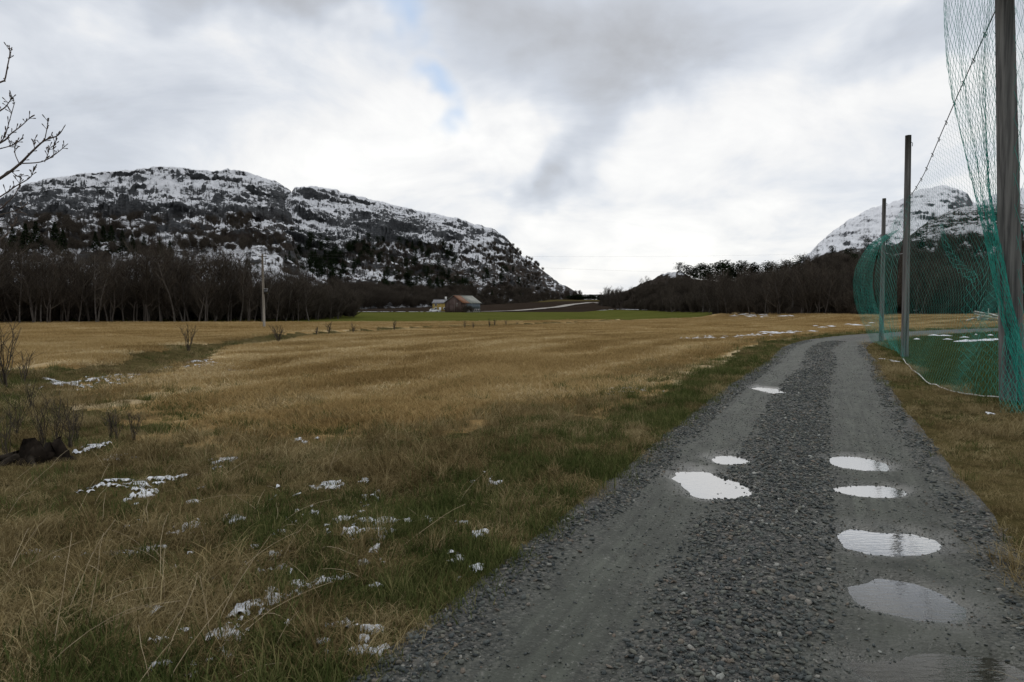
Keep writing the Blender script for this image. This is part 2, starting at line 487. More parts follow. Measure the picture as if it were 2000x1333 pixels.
def row_tone(t, x, y):
    """pale combine tracks running beside the road: -1 .. 1"""
    tt = t + (fbm(x / 9, y / 9, 3, 77) - 0.5) * 1.6
    s = 0.5 + 0.5 * np.sin(tt * 2 * math.pi / 3.1)
    pale = sstep(s, 0.72, 0.98) - 0.6 * sstep(1 - s, 0.8, 1.0)
    out_ = pale * sstep(fbm(x / 7, y / 7, 3, 78), 0.30, 0.55)
    for C, w_ in TRACKS:
        d, _ = poly_side(x, y, C)
        out_ = out_ + 1.1 * np.exp(-((d + (fbm(x / 1.3, y / 1.3, 2, 79) - 0.5) * 0.5) / w_) ** 2)
    return np.clip(out_, -1, 1.2)
build_ground()

# ------------------------------------------------------------------ gravel road with ruts, pot-holes and puddles
PUDDLES = [  # px centre, half width px, y far, y near
    (1500, 761, 21, 755, 767), (1426, 898, 36, 888, 910), (1391, 947, 54, 923, 971), (1677, 903, 54, 893, 914),
    (1712, 960, 54, 950, 971), (1735, 1055, 106, 1029, 1083), (1803, 1183, 102, 1145, 1223), (1890, 1318, 150, 1268, 1385)]
PUD = []
for px, py, hw, y0, y1 in PUDDLES:
    c = on_ground(px, (y0 + y1) / 2); a = on_ground(px, y0); b = on_ground(px, y1); e = on_ground(px + hw, (y0 + y1) / 2)
    PUD.append((c[0], (a[1] + b[1]) / 2, e[0] - c[0], (a[1] - b[1]) / 2))
def road_profile(x, y, t, fine=True):
    z = 0.012 + 0.030 * np.exp(-((t + 0.12) / 0.34) ** 2) + 0.030 * np.exp(-((t + 1.38) / 0.18) ** 2) + 0.016 * np.exp(-((t - 1.42) / 0.2) ** 2)
    z = z - 0.05 * sstep(np.abs(t), 1.45, 1.8)
    wet = np.zeros_like(z)
    if fine:
        z = z + (fbm(x / 0.8, y / 0.8, 4, 41) - 0.5) * 0.022 + (fbm(x / 0.09, y / 0.09, 2, 43) - 0.5) * 0.004
    for i, (cx, cy, ax, ay) in enumerate(PUD):
        wob = (fbm(x / 0.16 + i * 5, y / 0.16, 2, 50 + i) - 0.5) * 0.42 + (fbm(x / 0.45, y / 0.45, 2, 60 + i) - 0.5) * 1.55
        q = np.sqrt(((x - cx) / ax) ** 2 + ((y - cy) / ay) ** 2) + wob * 0.75
        s = 1 - sstep(q, 0.7, 1.6)
        z = z * (1 - s) + (-0.028) * s
        wet = np.maximum(wet, 1 - sstep(q, 0.95, 2.2))
    return z, wet
def road_material():
    m, t = new_mat('packed_gravel')
    co = obj_co(t)
    lat = t.attr('lat'); wet = t.attr('wet')
    rut = t.attr('rut')
    n1 = t.noise(co, 1.3, 5, 0.6); n2 = t.noise(co, 40, 4, 0.7)
    vo = t.n('ShaderNodeTexVoronoi', {'feature': 'F1'}, Vector=co, Scale=52.0)
    vo2 = t.n('ShaderNodeTexVoronoi', {'feature': 'F1'}, Vector=co, Scale=24.0)
    peb = t.ramp(t.n('ShaderNodeSeparateColor', None, Color=vo.outputs['Color']).outputs[0], [(0.0, (0.024, 0.026, 0.026)), (0.5, (0.052, 0.054, 0.051)), (0.8, (0.085, 0.083, 0.074)), (1.0, (0.16, 0.155, 0.14))])
    mud = t.mix(t.smooth(n1, 0.3, 0.7), (0.038, 0.043, 0.034), (0.060, 0.066, 0.053))
    mud = t.mix(t.smooth(t.noise(t.vmath('MULTIPLY', co, (1.0, 0.35, 1.0)), 4.0, 4, 0.6), 0.5, 0.68), mud, (0.032, 0.036, 0.029))
    mud = t.mix(t.math('MULTIPLY', t.smooth(n2, 0.55, 0.72), 0.8), mud, (0.16, 0.16, 0.145))
    tyre = t.noise(t.n('ShaderNodeCombineXYZ', None, X=t.math('MULTIPLY', lat, 9.0), Y=t.math('MULTIPLY', t.n('ShaderNodeSeparateXYZ', None, Vector=co).outputs[1], 0.35)).outputs[0], 1.6, 4, 0.6)
    mud = t.mul(mud, t.ramp(tyre, [(0.32, (0.62, 0.62, 0.62)), (0.66, (1.25, 1.25, 1.25))]))
    c = t.mix(rut, peb, mud)
    c = t.mix(t.math('MULTIPLY', wet, 0.45), c, (0.05, 0.050, 0.042))
    rough = t.math('SUBTRACT', 0.70, t.math('MULTIPLY', t.math('MULTIPLY', wet, wet), 0.52))
    h = t.math('ADD', t.math('MULTIPLY', t.math('MULTIPLY', vo.outputs['Distance'], -1.0), t.math('SUBTRACT', 1.15, rut)), t.math('MULTIPLY', n2, 0.4))
    h = t.math('ADD', h, t.math('MULTIPLY', t.math('MULTIPLY', vo2.outputs['Distance'], -1.2), t.math('SUBTRACT', 1.0, rut)))
    b = finish(t, c, 0.7, h, 0.8, 0.018, 0.22)
    t.set(b, 'Roughness', rough)
    return m
def build_road():
    L = np.concatenate([[0], np.cumsum(np.linalg.norm(np.diff(ROADC, axis=0), axis=1))])
    _, a0 = poly_side(np.array([1.0]), np.array([3.0]), ROADC)
    s0 = float(a0[0])
    s = np.concatenate([np.linspace(0, s0 - 2.2, 40)[:-1], np.linspace(s0 - 2.2, s0 + 11, 440)[:-1], np.geomspace(s0 + 11, s0 + 45, 260)[:-1], np.linspace(s0 + 45, L[-1], 70)])
    cx = np.interp(s, L, ROADC[:, 0]); cy = np.interp(s, L, ROADC[:, 1])
    k = 9
    ker = np.ones(k) / k
    tx = np.gradient(cx); ty = np.gradient(cy)
    l = np.hypot(tx, ty); tx /= l; ty /= l
    tl = np.linspace(-1.85, 1.85, 124)
    S, T = np.meshgrid(s, tl, indexing='ij')
    T = T + (fbm(S * 1.1, S * 0 + np.sign(T) * 9, 4, 90) - 0.5) * 0.5 * sstep(np.abs(T), 0.9, 1.7) + (fbm(S * 5, T * 5, 3, 91) - 0.5) * 0.22 * sstep(np.abs(T), 1.2, 1.8)
    X = cx[:, None] + ty[:, None] * T; Y = cy[:, None] - tx[:, None] * T
    Z, wet = road_profile(X, Y, T)
    me = bpy.data.meshes.new('gravel_road')
    fill_mesh(me, np.stack([X, Y, Z], -1).reshape(-1, 3), grid_quads(len(s), len(tl))[:, ::-1])
    me.polygons.foreach_set('use_smooth', np.ones(len(me.polygons), bool))
    nz = (fbm(X / 0.35, Y / 0.35, 4, 33) - 0.5) * 0.34 + (fbm(X / 0.09, Y / 0.09, 2, 37) - 0.5) * 0.16
    rut = np.maximum(np.exp(-(np.abs((T + 0.84 + nz) / 0.38)) ** 3), np.exp(-(np.abs((T - 0.80 + nz) / 0.50)) ** 3))
    set_attr(me, 'lat', T); set_attr(me, 'wet', wet); set_attr(me, 'rut', rut)
    me.materials.append(road_material())
    o = link('gravel_road', me)
    # faces must look up
    return tag(o, 'grey gravel track with two wheel ruts and puddles', 'road', kind='structure'), s0, L
road, ROAD_S0, ROAD_L = build_road()

def water_material():
    m, t = new_mat('puddle_water')
    co = obj_co(t)
    rip = t.noise(t.vmath('MULTIPLY', co, (5.0, 16.0, 1.0)), 2.2, 3, 0.5)
    bn = t.n('ShaderNodeBump', None, Height=rip, Strength=0.05, Distance=0.02)
    bed = t.n('ShaderNodeBsdfTransparent', None, Color=(0.72, 0.71, 0.66, 1))
    gl = t.n('ShaderNodeBsdfGlossy', None, Color=(1, 1, 1, 1), Roughness=0.015, Normal=bn.outputs[0])
    fr = t.n('ShaderNodeFresnel', None, IOR=1.333, Normal=bn.outputs[0])
    fac = t.math('MINIMUM', t.math('MULTIPLY', t.math('POWER', fr.outputs[0], 2.7), 60.0), 0.60)
    mx = t.n('ShaderNodeMixShader', None, i0=fac, i1=bed.outputs[0], i2=gl.outputs[0])
    t.n('ShaderNodeOutputMaterial', None, Surface=mx.outputs[0])
    return m
M['water'] = water_material()
for i, (cx, cy, ax, ay) in enumerate(PUD):
    th = np.linspace(0, 2 * math.pi, 48, endpoint=False)
    k = 1.75
    V = [(cx, cy, -0.012)] + [(cx + ax * k * math.cos(a), cy + ay * k * math.sin(a), -0.012) for a in th]
    b = MB().add(V, T=[[0, 1 + j, 1 + (j + 1) % 48] for j in range(48)])
    o = b.build('puddle', M['water'])
    tag(o, 'shallow rain puddle in a wheel rut of the gravel track', 'puddle', 'puddles in the ruts', 'structure')

# ------------------------------------------------------------------ scatter by geometry nodes
def scatter(name, P, rot, scl, idx, sources, label, cat, tint=None, parent=None):
    """one stuff object: loose pieces on given points, picked from a few source meshes"""
    c = bpy.data.collections.new(name + '_source')
    for i, me in enumerate(sources):
        so = bpy.data.objects.new('%s_piece_%02d' % (name, i), me)
        c.objects.link(so)
    me = bpy.data.meshes.new(name)
    n = len(P)
    me.vertices.add(n)
    me.vertices.foreach_set('co', np.asarray(P, np.float32).ravel())
    a = me.attributes.new('rot', 'FLOAT_VECTOR', 'POINT'); a.data.foreach_set('vector', np.asarray(rot, np.float32).ravel())
    scl = np.asarray(scl, np.float32)
    if scl.ndim == 1:
        scl = np.repeat(scl[:, None], 3, 1)
    a = me.attributes.new('scl', 'FLOAT_VECTOR', 'POINT'); a.data.foreach_set('vector', scl.ravel())
    a = me.attributes.new('idx', 'INT', 'POINT'); a.data.foreach_set('value', np.asarray(idx, np.int32))
    set_attr(me, 'tint', tint if tint is not None else rng.random(n))
    g = bpy.data.node_groups.new(name + '_scatter', 'GeometryNodeTree')
    g.interface.new_socket('Geometry', in_out='INPUT', socket_type='NodeSocketGeometry')
    g.interface.new_socket('Geometry', in_out='OUTPUT', socket_type='NodeSocketGeometry')
    gi = g.nodes.new('NodeGroupInput'); go = g.nodes.new('NodeGroupOutput')
    ci = g.nodes.new('GeometryNodeCollectionInfo')
    ci.inputs['Collection'].default_value = c
    ci.inputs['Separate Children'].default_value = True
    ci.inputs['Reset Children'].default_value = True
    ip = g.nodes.new('GeometryNodeInstanceOnPoints')
    ip.inputs['Pick Instance'].default_value = True
    def na(nm, typ):
        q = g.nodes.new('GeometryNodeInputNamedAttribute'); q.data_type = typ
        q.inputs['Name'].default_value = nm
        return q.outputs['Attribute']
    L = g.links.new
    L(gi.outputs[0], ip.inputs['Points']); L(ci.outputs[0], ip.inputs['Instance'])
    L(na('idx', 'INT'), ip.inputs['Instance Index'])
    L(na('rot', 'FLOAT_VECTOR'), ip.inputs['Rotation'])
    L(na('scl', 'FLOAT_VECTOR'), ip.inputs['Scale'])
    L(ip.outputs[0], go.inputs[0])
    o = link(name, me, parent)
    md = o.modifiers.new('scatter', 'NODES')
    md.node_group = g
    tag(o, label, cat, kind='stuff')
    return o

def blades(n, radius, lmin, lmax, lean, width, seed, m, up=0.0, seg=4, wind=None, droop=1.0):
    """a tuft: ribbons that rise, lean out and fall over"""
    r = np.random.default_rng(seed)
    b = MB()
    ph = r.random(n) * 2 * math.pi
    rr = radius * np.sqrt(r.random(n))
    az = r.random(n) * 2 * math.pi if wind is None else wind + r.normal(0, 0.7, n)
    L = lmin + (lmax - lmin) * r.random(n) ** 1.5
    ln = np.clip(lean + r.normal(0, 0.28, n), 0.02, 1.5)
    wd = width * (0.6 + 0.8 * r.random(n))
    rv = r.random(n)
    k = seg + 1
    u = np.linspace(0, 1, k)
    th = ln[:, None] * (0.35 + droop * 1.2 * u[None])           # angle from vertical along the blade
    th = np.minimum(th, 1.75)
    ds = L[:, None] / seg
    hx = np.concatenate([np.zeros((n, 1)), np.cumsum(np.sin(th[:, :-1]) * ds, 1)], 1)
    hz = np.concatenate([np.zeros((n, 1)), np.cumsum(np.cos(th[:, :-1]) * ds, 1)], 1)
    hz = np.maximum(hz, 0.006 + 0.02 * rv[:, None] * (u[None] > 0.3)) - 0.01
    bx = rr * np.cos(ph); by = rr * np.sin(ph)
    px = bx[:, None] + hx * np.cos(az)[:, None]; py = by[:, None] + hx * np.sin(az)[:, None]
    wob = (r.random((n, 1)) - 0.5) * 0.5 * hx
    px = px - wob * np.sin(az)[:, None]; py = py + wob * np.cos(az)[:, None]
    ww = wd[:, None] * (1 - 0.85 * u[None] ** 1.5) * 0.5
    side = az + math.pi / 2 + r.normal(0, 0.4, n)
    sx = np.cos(side)[:, None] * ww; sy = np.sin(side)[:, None] * ww
    V = np.stack([np.stack([px - sx, py - sy, hz], -1), np.stack([px + sx, py + sy, hz], -1)], 2).reshape(-1, 3)
    base = (np.arange(n) * k * 2)[:, None] + (np.arange(seg) * 2)[None]
    Q = np.stack([base, base + 1, base + 3, base + 2], -1).reshape(-1, 4)
    b.add(V, Q, rnd=np.repeat(rv, k * 2))
    return b.mesh('tuft', m, rnd=True)

def polar_pts(n, rmin, rmax, amin, amax, k=1.0):
    a = np.radians(amin + (amax - amin) * rng.random(n))
    u = rng.random(n)
    if k == 2:
        r = np.sqrt(rmin ** 2 + (rmax ** 2 - rmin ** 2) * u)
    elif k == 1:
        r = rmin + (rmax - rmin) * u
    else:
        r = rmin * (rmax / rmin) ** u
    return r * np.sin(a), r * np.cos(a), r

def rots(n, tilt=0.12):
    return np.stack([rng.normal(0, tilt, n), rng.normal(0, tilt, n), rng.random(n) * 2 * math.pi], -1)

def build_vegetation():
    # --- dry matted grass
    dry = [blades(40, 0.17, 0.06, 0.22, 1.10, 0.0055, 100 + i, M['dry_blade']) for i in range(3)]
    dry += [blades(46, 0.20, 0.12, 0.36, 1.40, 0.0055, 110 + i, M['dry_blade'], wind=0.0) for i in range(3)]
    dry += [blades(26, 0.07, 0.12, 0.36, 0.55, 0.005, 120 + i, M['dry_blade'], droop=1.6) for i in range(2)]
    dry += [blades(95, 0.09, 0.18, 0.40, 0.55, 0.0055, 180 + i, M['dry_blade'], seg=5, droop=2.3) for i in range(3)]
    green = [blades(50, 0.16, 0.03, 0.10, 0.6, 0.005, 130 + i, M['green_blade']) for i in range(3)]
    green += [blades(36, 0.10, 0.05, 0.17, 0.75, 0.006, 140 + i, M['green_blade']) for i in range(2)]
    stub = [blades(150, 0.50, 0.07, 0.20, 0.22, 0.010, 150 + i, M['stubble_blade'], seg=2, droop=0.4) for i in range(3)]
    stub += [blades(130, 0.50, 0.10, 0.34, 0.9, 0.010, 160 + i, M['stubble_blade'], seg=3) for i in range(2)]
    short = [blades(120, 0.35, 0.02, 0.06, 0.5, 0.007, 170 + i, M['green_blade'], seg=2) for i in range(2)]

    # --- meadow tufts, left of the road and on both verges
    n = 46000
    x, y, r = polar_pts(n, 1.9, 24, -50, 50, 1.0)
    n2 = 26000
    x2, y2, r2 = polar_pts(n2, 24, 70, -48, 52, 1.0)
    x = np.concatenate([x, x2]); y = np.concatenate([y, y2]); r = np.hypot(x, y)
    t, _ = poly_side(x, y, ROADC)
    edge = 1.36 + (fbm(x / 0.5, y / 0.5, 3, 92) - 0.5) * 0.6
    zn = zone(x, y)
    keep = (np.abs(t) > edge) & ((zn == 0) | ((zn == 1) & (((y < 20) & (rng.random(len(x)) < 0.65 * (1 - sstep(y, 10, 20)))) | ((t > -5.0) & (rng.random(len(x)) < 0.6)))))
    x, y, t, r = x[keep], y[keep], t[keep], r[keep]
    wet = fbm(x / 1.6, y / 1.6, 4, 201)                          # greener hollows
    gp = 0.20 + 0.70 * sstep(wet, 0.46, 0.60)
    gp = np.minimum(gp + 0.45 * np.exp(-((-t - 1.9) / 0.7) ** 2), 0.70)            # green verge along the track
    gp = np.where(t > 0, 0.03 + 0.2 * sstep(wet, 0.55, 0.7), gp)
    gp = gp * (1 - 0.6 * sstep(-x, 2.2, 4.2) * (y < 9))          # straw thickens towards the woods side
    dd, _ = poly_side(x, y, DITCH)
    gp = np.where(np.abs(dd) < 3, 0.12 + 0.4 * sstep(wet, 0.48, 0.6), gp)
    clump = fbm(x / 0.42, y / 0.42, 3, 241)                        # hand-sized clumps of green and straw
    gp = np.clip(gp * (0.18 + 1.2 * sstep(clump, 0.38, 0.62)), 0, 0.9)
    isg = rng.random(len(x)) < gp
    thin = np.where(isg, 1.0, np.where(t > 0, 0.75, 0.80))
    kp = rng.random(len(x)) < thin
    x, y, t, r, isg, wet = x[kp], y[kp], t[kp], r[kp], isg[kp], wet[kp]
    z = land_z(x, y)
    P = np.stack([x, y, z - 0.005], -1)
    # greens
    m = isg
    k = m.sum()
    ii = rng.integers(0, 3, k); ii = np.where(rng.random(k) < 0.25, rng.integers(3, 5, k), ii)
    s = (0.7 + 0.6 * rng.random(k)) * (1 + 0.018 * r[m])
    scatter('green_grass', P[m], rots(k), s, ii, green, 'short green spring grass along the verge and in the hollows', 'grass',
            np.clip(0.10 + 1.3 * (fbm(x[m] / 0.5, y[m] / 0.5, 3, 205) - 0.35) + 0.55 * rng.random(k) ** 2, 0, 1))
    m = ~isg
    k = m.sum()
    xx, yy, tt = x[m], y[m], t[m]
    u = rng.random(k)
    ii = np.where(u < 0.66, rng.integers(0, 3, k), np.where(u < 0.93, rng.integers(3, 6, k), rng.integers(6, 8, k)))
    ro = rots(k, 0.15)
    flow = (fbm(xx / 3.0, yy / 3.0, 3, 207) - 0.5) * 9.0 + 0.6
    ro[:, 2] = np.where(ii >= 3, flow + rng.normal(0, 1.0, k), ro[:, 2])
    long_ = 0.38 + 0.45 * sstep(fbm(xx / 1.3, yy / 1.3, 3, 209), 0.42, 0.65)
    long_ = np.where((xx < -1.0) & (yy < 11), long_ * 1.0, long_)
    long_ = np.where(tt > 0, long_ * 0.9, long_)
    long_ = np.where((tt < 0) & (tt > -3.0), long_ * 0.7, long_)
    s = long_ * (0.75 + 0.5 * rng.random(k)) * (1 + 0.012 * r[m])
    tn = 0.27 + 1.3 * (fbm(xx / 1.1, yy / 1.1, 4, 211) - 0.30) + 1.2 * (fbm(xx / 0.35, yy / 0.35, 3, 213) - 0.5) + 0.45 * (rng.random(k) - 0.5)
    nt_ = 260
    tx, ty, _ = polar_pts(nt_, 2.6, 17, -46, 30, 1.0)
    tq, _ = poly_side(tx, ty, ROADC)
    kq = (tq < -1.9) & (zone(tx, ty) == 0) & (fbm(tx / 1.4, ty / 1.4, 3, 209) > 0.44)
    tx, ty = tx[kq], ty[kq]; nt_ = len(tx)
    PP = np.vstack([P[m], np.stack([tx, ty, land_z(tx, ty) - 0.01], -1)])
    ro = np.vstack([ro, rots(nt_, 0.2)]); s = np.concatenate([s, 0.35 + 0.45 * rng.random(nt_)])
    ii = np.concatenate([ii, rng.integers(8, 11, nt_)]); tn = np.concatenate([tn, 0.35 + 0.6 * rng.random(nt_)])
    scatter('dry_grass', PP, ro, s, ii, dry, 'matted dead straw-coloured grass on the rough ground', 'grass', np.clip(tn, 0, 1))

    # --- stubble
    n = 52000
    x, y, r = polar_pts(n, 8, 46, -50, 46, 1.0)
    x2, y2, r2 = polar_pts(34000, 46, 118, -46, 42, 1.0)
    x = np.concatenate([x, x2]); y = np.concatenate([y, y2]); r = np.hypot(x, y)
    kp = (zone(x, y) == 1) & (zone(x, y - 1.2 - 2.5 * rng.random(len(x))) == 1)
    x, y, r = x[kp], y[kp], r[kp]
    t, _ = poly_side(x, y, ROADC)
    row = row_tone(t, x, y)
    tn = 0.36 + 1.3 * (fbm(x / 3.5, y / 3.5, 4, 221) - 0.44) + 0.75 * row + 0.2 * (rng.random(len(x)) - 0.5)
    nearfade = sstep(y, 9, 16)
    tn = tn * (0.55 + 0.45 * nearfade)
    k = len(x)
    lying = rng.random(k) < (0.25 + 0.5 * (1 - nearfade) + 0.3 * (row > 0.3))
    ii = np.where(lying, rng.integers(3, 5, k), rng.integers(0, 3, k))
    hgt = (0.36 + 0.3 * fbm(x / 2.5, y / 2.5, 3, 223)) * (0.8 + 0.35 * rng.random(k)) * (1 - 0.4 * np.clip(row, 0, 1))
    sc = np.stack([np.ones(k), np.ones(k), hgt], -1) * (1 + 0.006 * r)[:, None]
    P = np.stack([x, y, land_z(x, y) - 0.01], -1)
    scatter('stubble', P, rots(k, 0.05), sc, ii, stub, 'cut straw stubble standing in rows across the field', 'stubble', np.clip(tn, 0, 1))

    # --- lawn of the pitch and the young green field
    x, y, r = polar_pts(26000, 8, 60, 14, 48, 1.0)
    kp = zone(x, y) == 4
    x, y, r = x[kp], y[kp], r[kp]
    k = len(x)
    P = np.stack([x, y, land_z(x, y) - 0.005], -1)
    scatter('lawn_grass', P, rots(k, 0.05), (0.8 + 0.5 * rng.random(k)) * (1 + 0.01 * r), rng.integers(0, 2, k), short,
            'short mown grass of the pitch behind the net', 'grass', np.clip(0.30 + 0.7 * (fbm(x / 1.5, y / 1.5, 4, 231) - 0.35), 0, 1))
build_vegetation()

# ------------------------------------------------------------------ gravel stones
def stone_mesh(seed):
    r = np.random.default_rng(seed)
    import bmesh
    bm = bmesh.new()
    bmesh.ops.create_icosphere(bm, subdivisions=1, radius=1.0)
    V = np.array([v.co[:] for v in bm.verts])
    T = np.array([[v.index for v in f.verts] for f in bm.faces])
    bm.free()
    for _ in range(8):                                             # chop flat facets
        d = r.normal(0, 1, 3); d /= np.linalg.norm(d)
        h = 0.45 + 0.35 * r.random()
        p = V @ d
        V = V - np.maximum(p - h, 0)[:, None] * d
    V = V * np.array([1.0, 0.48 + 0.38 * r.random(), 0.22 + 0.26 * r.random()]) + r.normal(0, 0.035, V.shape)
    return MB().add(V, T=T).mesh('stone', M['stone'])
STONES = [stone_mesh(300 + i) for i in range(8)]
def road_xy(s, t):
    cx = np.interp(s, ROAD_L, ROADC[:, 0]); cy = np.interp(s, ROAD_L, ROADC[:, 1])
    e = 0.4
    dx = np.interp(s + e, ROAD_L, ROADC[:, 0]) - np.interp(s - e, ROAD_L, ROADC[:, 0])
    dy = np.interp(s + e, ROAD_L, ROADC[:, 1]) - np.interp(s - e, ROAD_L, ROADC[:, 1])
    l = np.hypot(dx, dy)
    return cx + dy / l * t, cy - dx / l * t
def build_gravel():
    Ss, Ts, Sz = [], [], []
    for s0, s1, n, k in ((-1.8, 3.2, 24000, 1.35), (3.2, 8, 20000, 1.5), (8, 16, 16000, 1.8), (16, 34, 12000, 2.1)):
        n *= 2
        s = ROAD_S0 + s0 + (s1 - s0) * rng.random(n)
        t = -1.7 + 3.4 * rng.random(n)
        x, y = road_xy(s, t)
        nz = (fbm(x / 0.35, y / 0.35, 4, 33) - 0.5) * 0.34
        tn = t + nz
        inside = np.abs(t) < 1.50 + (fbm(x / 0.5, y / 0.5, 3, 92) - 0.5) * 0.6
        d = 0.95 * np.exp(-(np.abs((tn + 0.10) / 0.42)) ** 4) + 0.95 * np.exp(-(np.abs((tn + 1.40) / 0.22)) ** 4) + 0.6 * np.exp(-(np.abs((tn - 1.48) / 0.24)) ** 2) + 0.17
        d = d * (0.55 + 0.8 * sstep(fbm(x / 0.5, y / 0.5, 3, 35), 0.3, 0.6))
        _, wt = road_profile(x, y, t, False)
        d = d + 0.30 * np.exp(-((wt - 0.72) / 0.18) ** 2) * sstep(fbm(x / 0.2, y / 0.2, 2, 38), 0.42, 0.6) * (k < 1.9)
        kp = (rng.random(n) < d) & inside
        s, t = s[kp], t[kp]
        Ss.append(s); Ts.append(t)
        u = rng.random(len(s))
        Sz.append((0.0042 + 0.0075 * u + 0.0120 * u ** 6) * k)
    s = np.concatenate(Ss); t = np.concatenate(Ts); z_ = np.concatenate(Sz)
    x, y = road_xy(s, t)
    big = np.abs(t) < 0.5
    z_ = z_ * np.where(np.abs(t + 0.1) < 0.6, 1.0, 0.95)
    z_ = np.where((np.abs(t - 0.8) < 0.4) | (np.abs(t + 0.84) < 0.28), z_ * 0.55, z_)
    z, wet = road_profile(x, y, t)
    P = np.stack([x, y, z + z_ * 0.18], -1)
    rot = np.stack([rng.normal(0, 0.35, len(x)), rng.normal(0, 0.35, len(x)), rng.random(len(x)) * 6.283], -1)
    idx = rng.integers(0, 8, len(x))
    scl = np.stack([z_, z_, z_], -1)
    # the 300 that show largest are stones of their own
    px = x / y * F0 + 1000
    vis = (y > 2.95) & (px > 700) & (px < 2000)
    shown = np.where(vis, z_ / np.maximum(y, 0.1), 0)
    top = np.argsort(-shown)[:300]
    for j in top:
        o = link('stone', STONES[idx[j]], road)
        o.location = P[j] + np.array([0, 0, 0.001]); o.rotation_euler = rot[j]; o.scale = scl[j]
    m = np.ones(len(x), bool); m[top] = False
    g = scatter('gravel', P[m], rot[m], scl[m], idx[m], STONES, None, None, parent=road)
build_gravel()

# ------------------------------------------------------------------ snow remnants
def snow_patch(b, px, py, wx, wy, lift=0.0, thr=0.60):
    """a ragged sheet of thin snow round a spot: only where a broken noise field is high enough"""
    c = on_ground(px, py)
    ex = abs(float((on_ground(px + wx, py) - c)[0])) * 1.5; ey = abs(float((on_ground(px, py + wy) - on_ground(px, py - wy))[1])) * 0.85
    cell = 0.011 + 0.0016 * float(c[1])
    nx = int(min(130, max(8, 2 * ex / cell))); ny = int(min(130, max(8, 2 * ey / cell)))
    gx = np.linspace(-1, 1, nx); gy = np.linspace(-1, 1, ny)
    A, B = np.meshgrid(gx, gy)
    X = float(c[0]) + ex * A + (0.35 * ey * B if wy > 9 else 0); Y = float(c[1]) + ey * B
    sc = 0.030 + 0.003 * float(c[1])
    f = 0.30 * (1 - np.clip(A * A + B * B, 0, 1.5)) + 0.80 * fbm(X / (sc * 2.6), Y / (sc * 2.6), 4, 71) + 0.70 * (fbm(X / (sc * 0.8), Y / (sc * 0.8), 3, 73) - 0.5)
    f = f - 0.075
    th = np.clip((f - thr) * 0.14, -0.012, 0.020)
    Z = land_z(X, Y) - 0.001 + lift + 0.0010 * float(c[1]) + th + 0.008 * fbm(X / 0.03, Y / 0.03, 2, 75)
    Q = grid_quads(ny, nx)
    Q = Q[(f.ravel()[Q] > thr).sum(1) >= 3]
    if len(Q):
        used, inv = np.unique(Q, return_inverse=True)
        b.add(np.stack([X, Y, Z], -1).reshape(-1, 3)[used], inv.reshape(-1, 4))
def build_snow():
    b = MB()
    spots = [(250, 718, 60, 5, 26), (190, 737, 55, 8, 22), (400, 713, 70, 5, 14), (182, 868, 22, 6, 8), (235, 885, 26, 6, 8), (228, 928, 50, 12, 20), (285, 937, 30, 8, 10),
             (437, 888, 30, 6, 9), (340, 908, 24, 4, 6), (368, 1018, 34, 9, 14), (462, 1005, 46, 9, 20), (608, 990, 40, 9, 16), (660, 1010, 34, 8, 10), (745, 1015, 50, 9, 18),
             (835, 1012, 34, 8, 12), (952, 942, 26, 7, 9), (890, 1100, 10, 14, 8), (915, 1128, 24, 14, 9), (500, 1195, 36, 12, 12), (440, 1242, 44, 18, 20), (392, 1300, 30, 20, 12),
             (328, 1300, 16, 12, 7), (732, 1283, 34, 10, 12), (672, 1284, 24, 10, 8), (590, 850, 22, 6, 8), (1190, 761, 70, 5, 26), (575, 1112, 16, 6, 5), (590, 1135, 30, 10, 9),
             (390, 1058, 18, 5, 6), (832, 900, 14, 6, 6), (570, 962, 12, 8, 5), (640, 1130, 40, 8, 9), (700, 1040, 60, 8, 10), (540, 1170, 30, 14, 10), (900, 1020, 24, 5, 6),
             (1940, 819, 10, 3, 6), (1745, 707, 10, 2, 8),
             (120, 728, 50, 6, 10), (100, 1040, 60, 12, 8), (200, 1060, 60, 12, 9), (480, 1100, 60, 14, 9)]
    spots += [(R.gauss(600, 190), R.uniform(930, 1300), R.uniform(8, 26), R.uniform(3, 8), 5) for _ in range(55)]
    spots = [q for q in spots if q[0] < 1120 - (q[1] - 900) * 0.85 or q[0] > 1700 or q[1] < 800]
    for px, py, wx, wy, n in spots:
        snow_patch(b, px, py, wx, wy)
    o = b.build('snow', M['snow'], smooth=True)
    tag(o, 'thin melting remnants of snow lying in the grass', 'snow', kind='stuff')
build_snow()

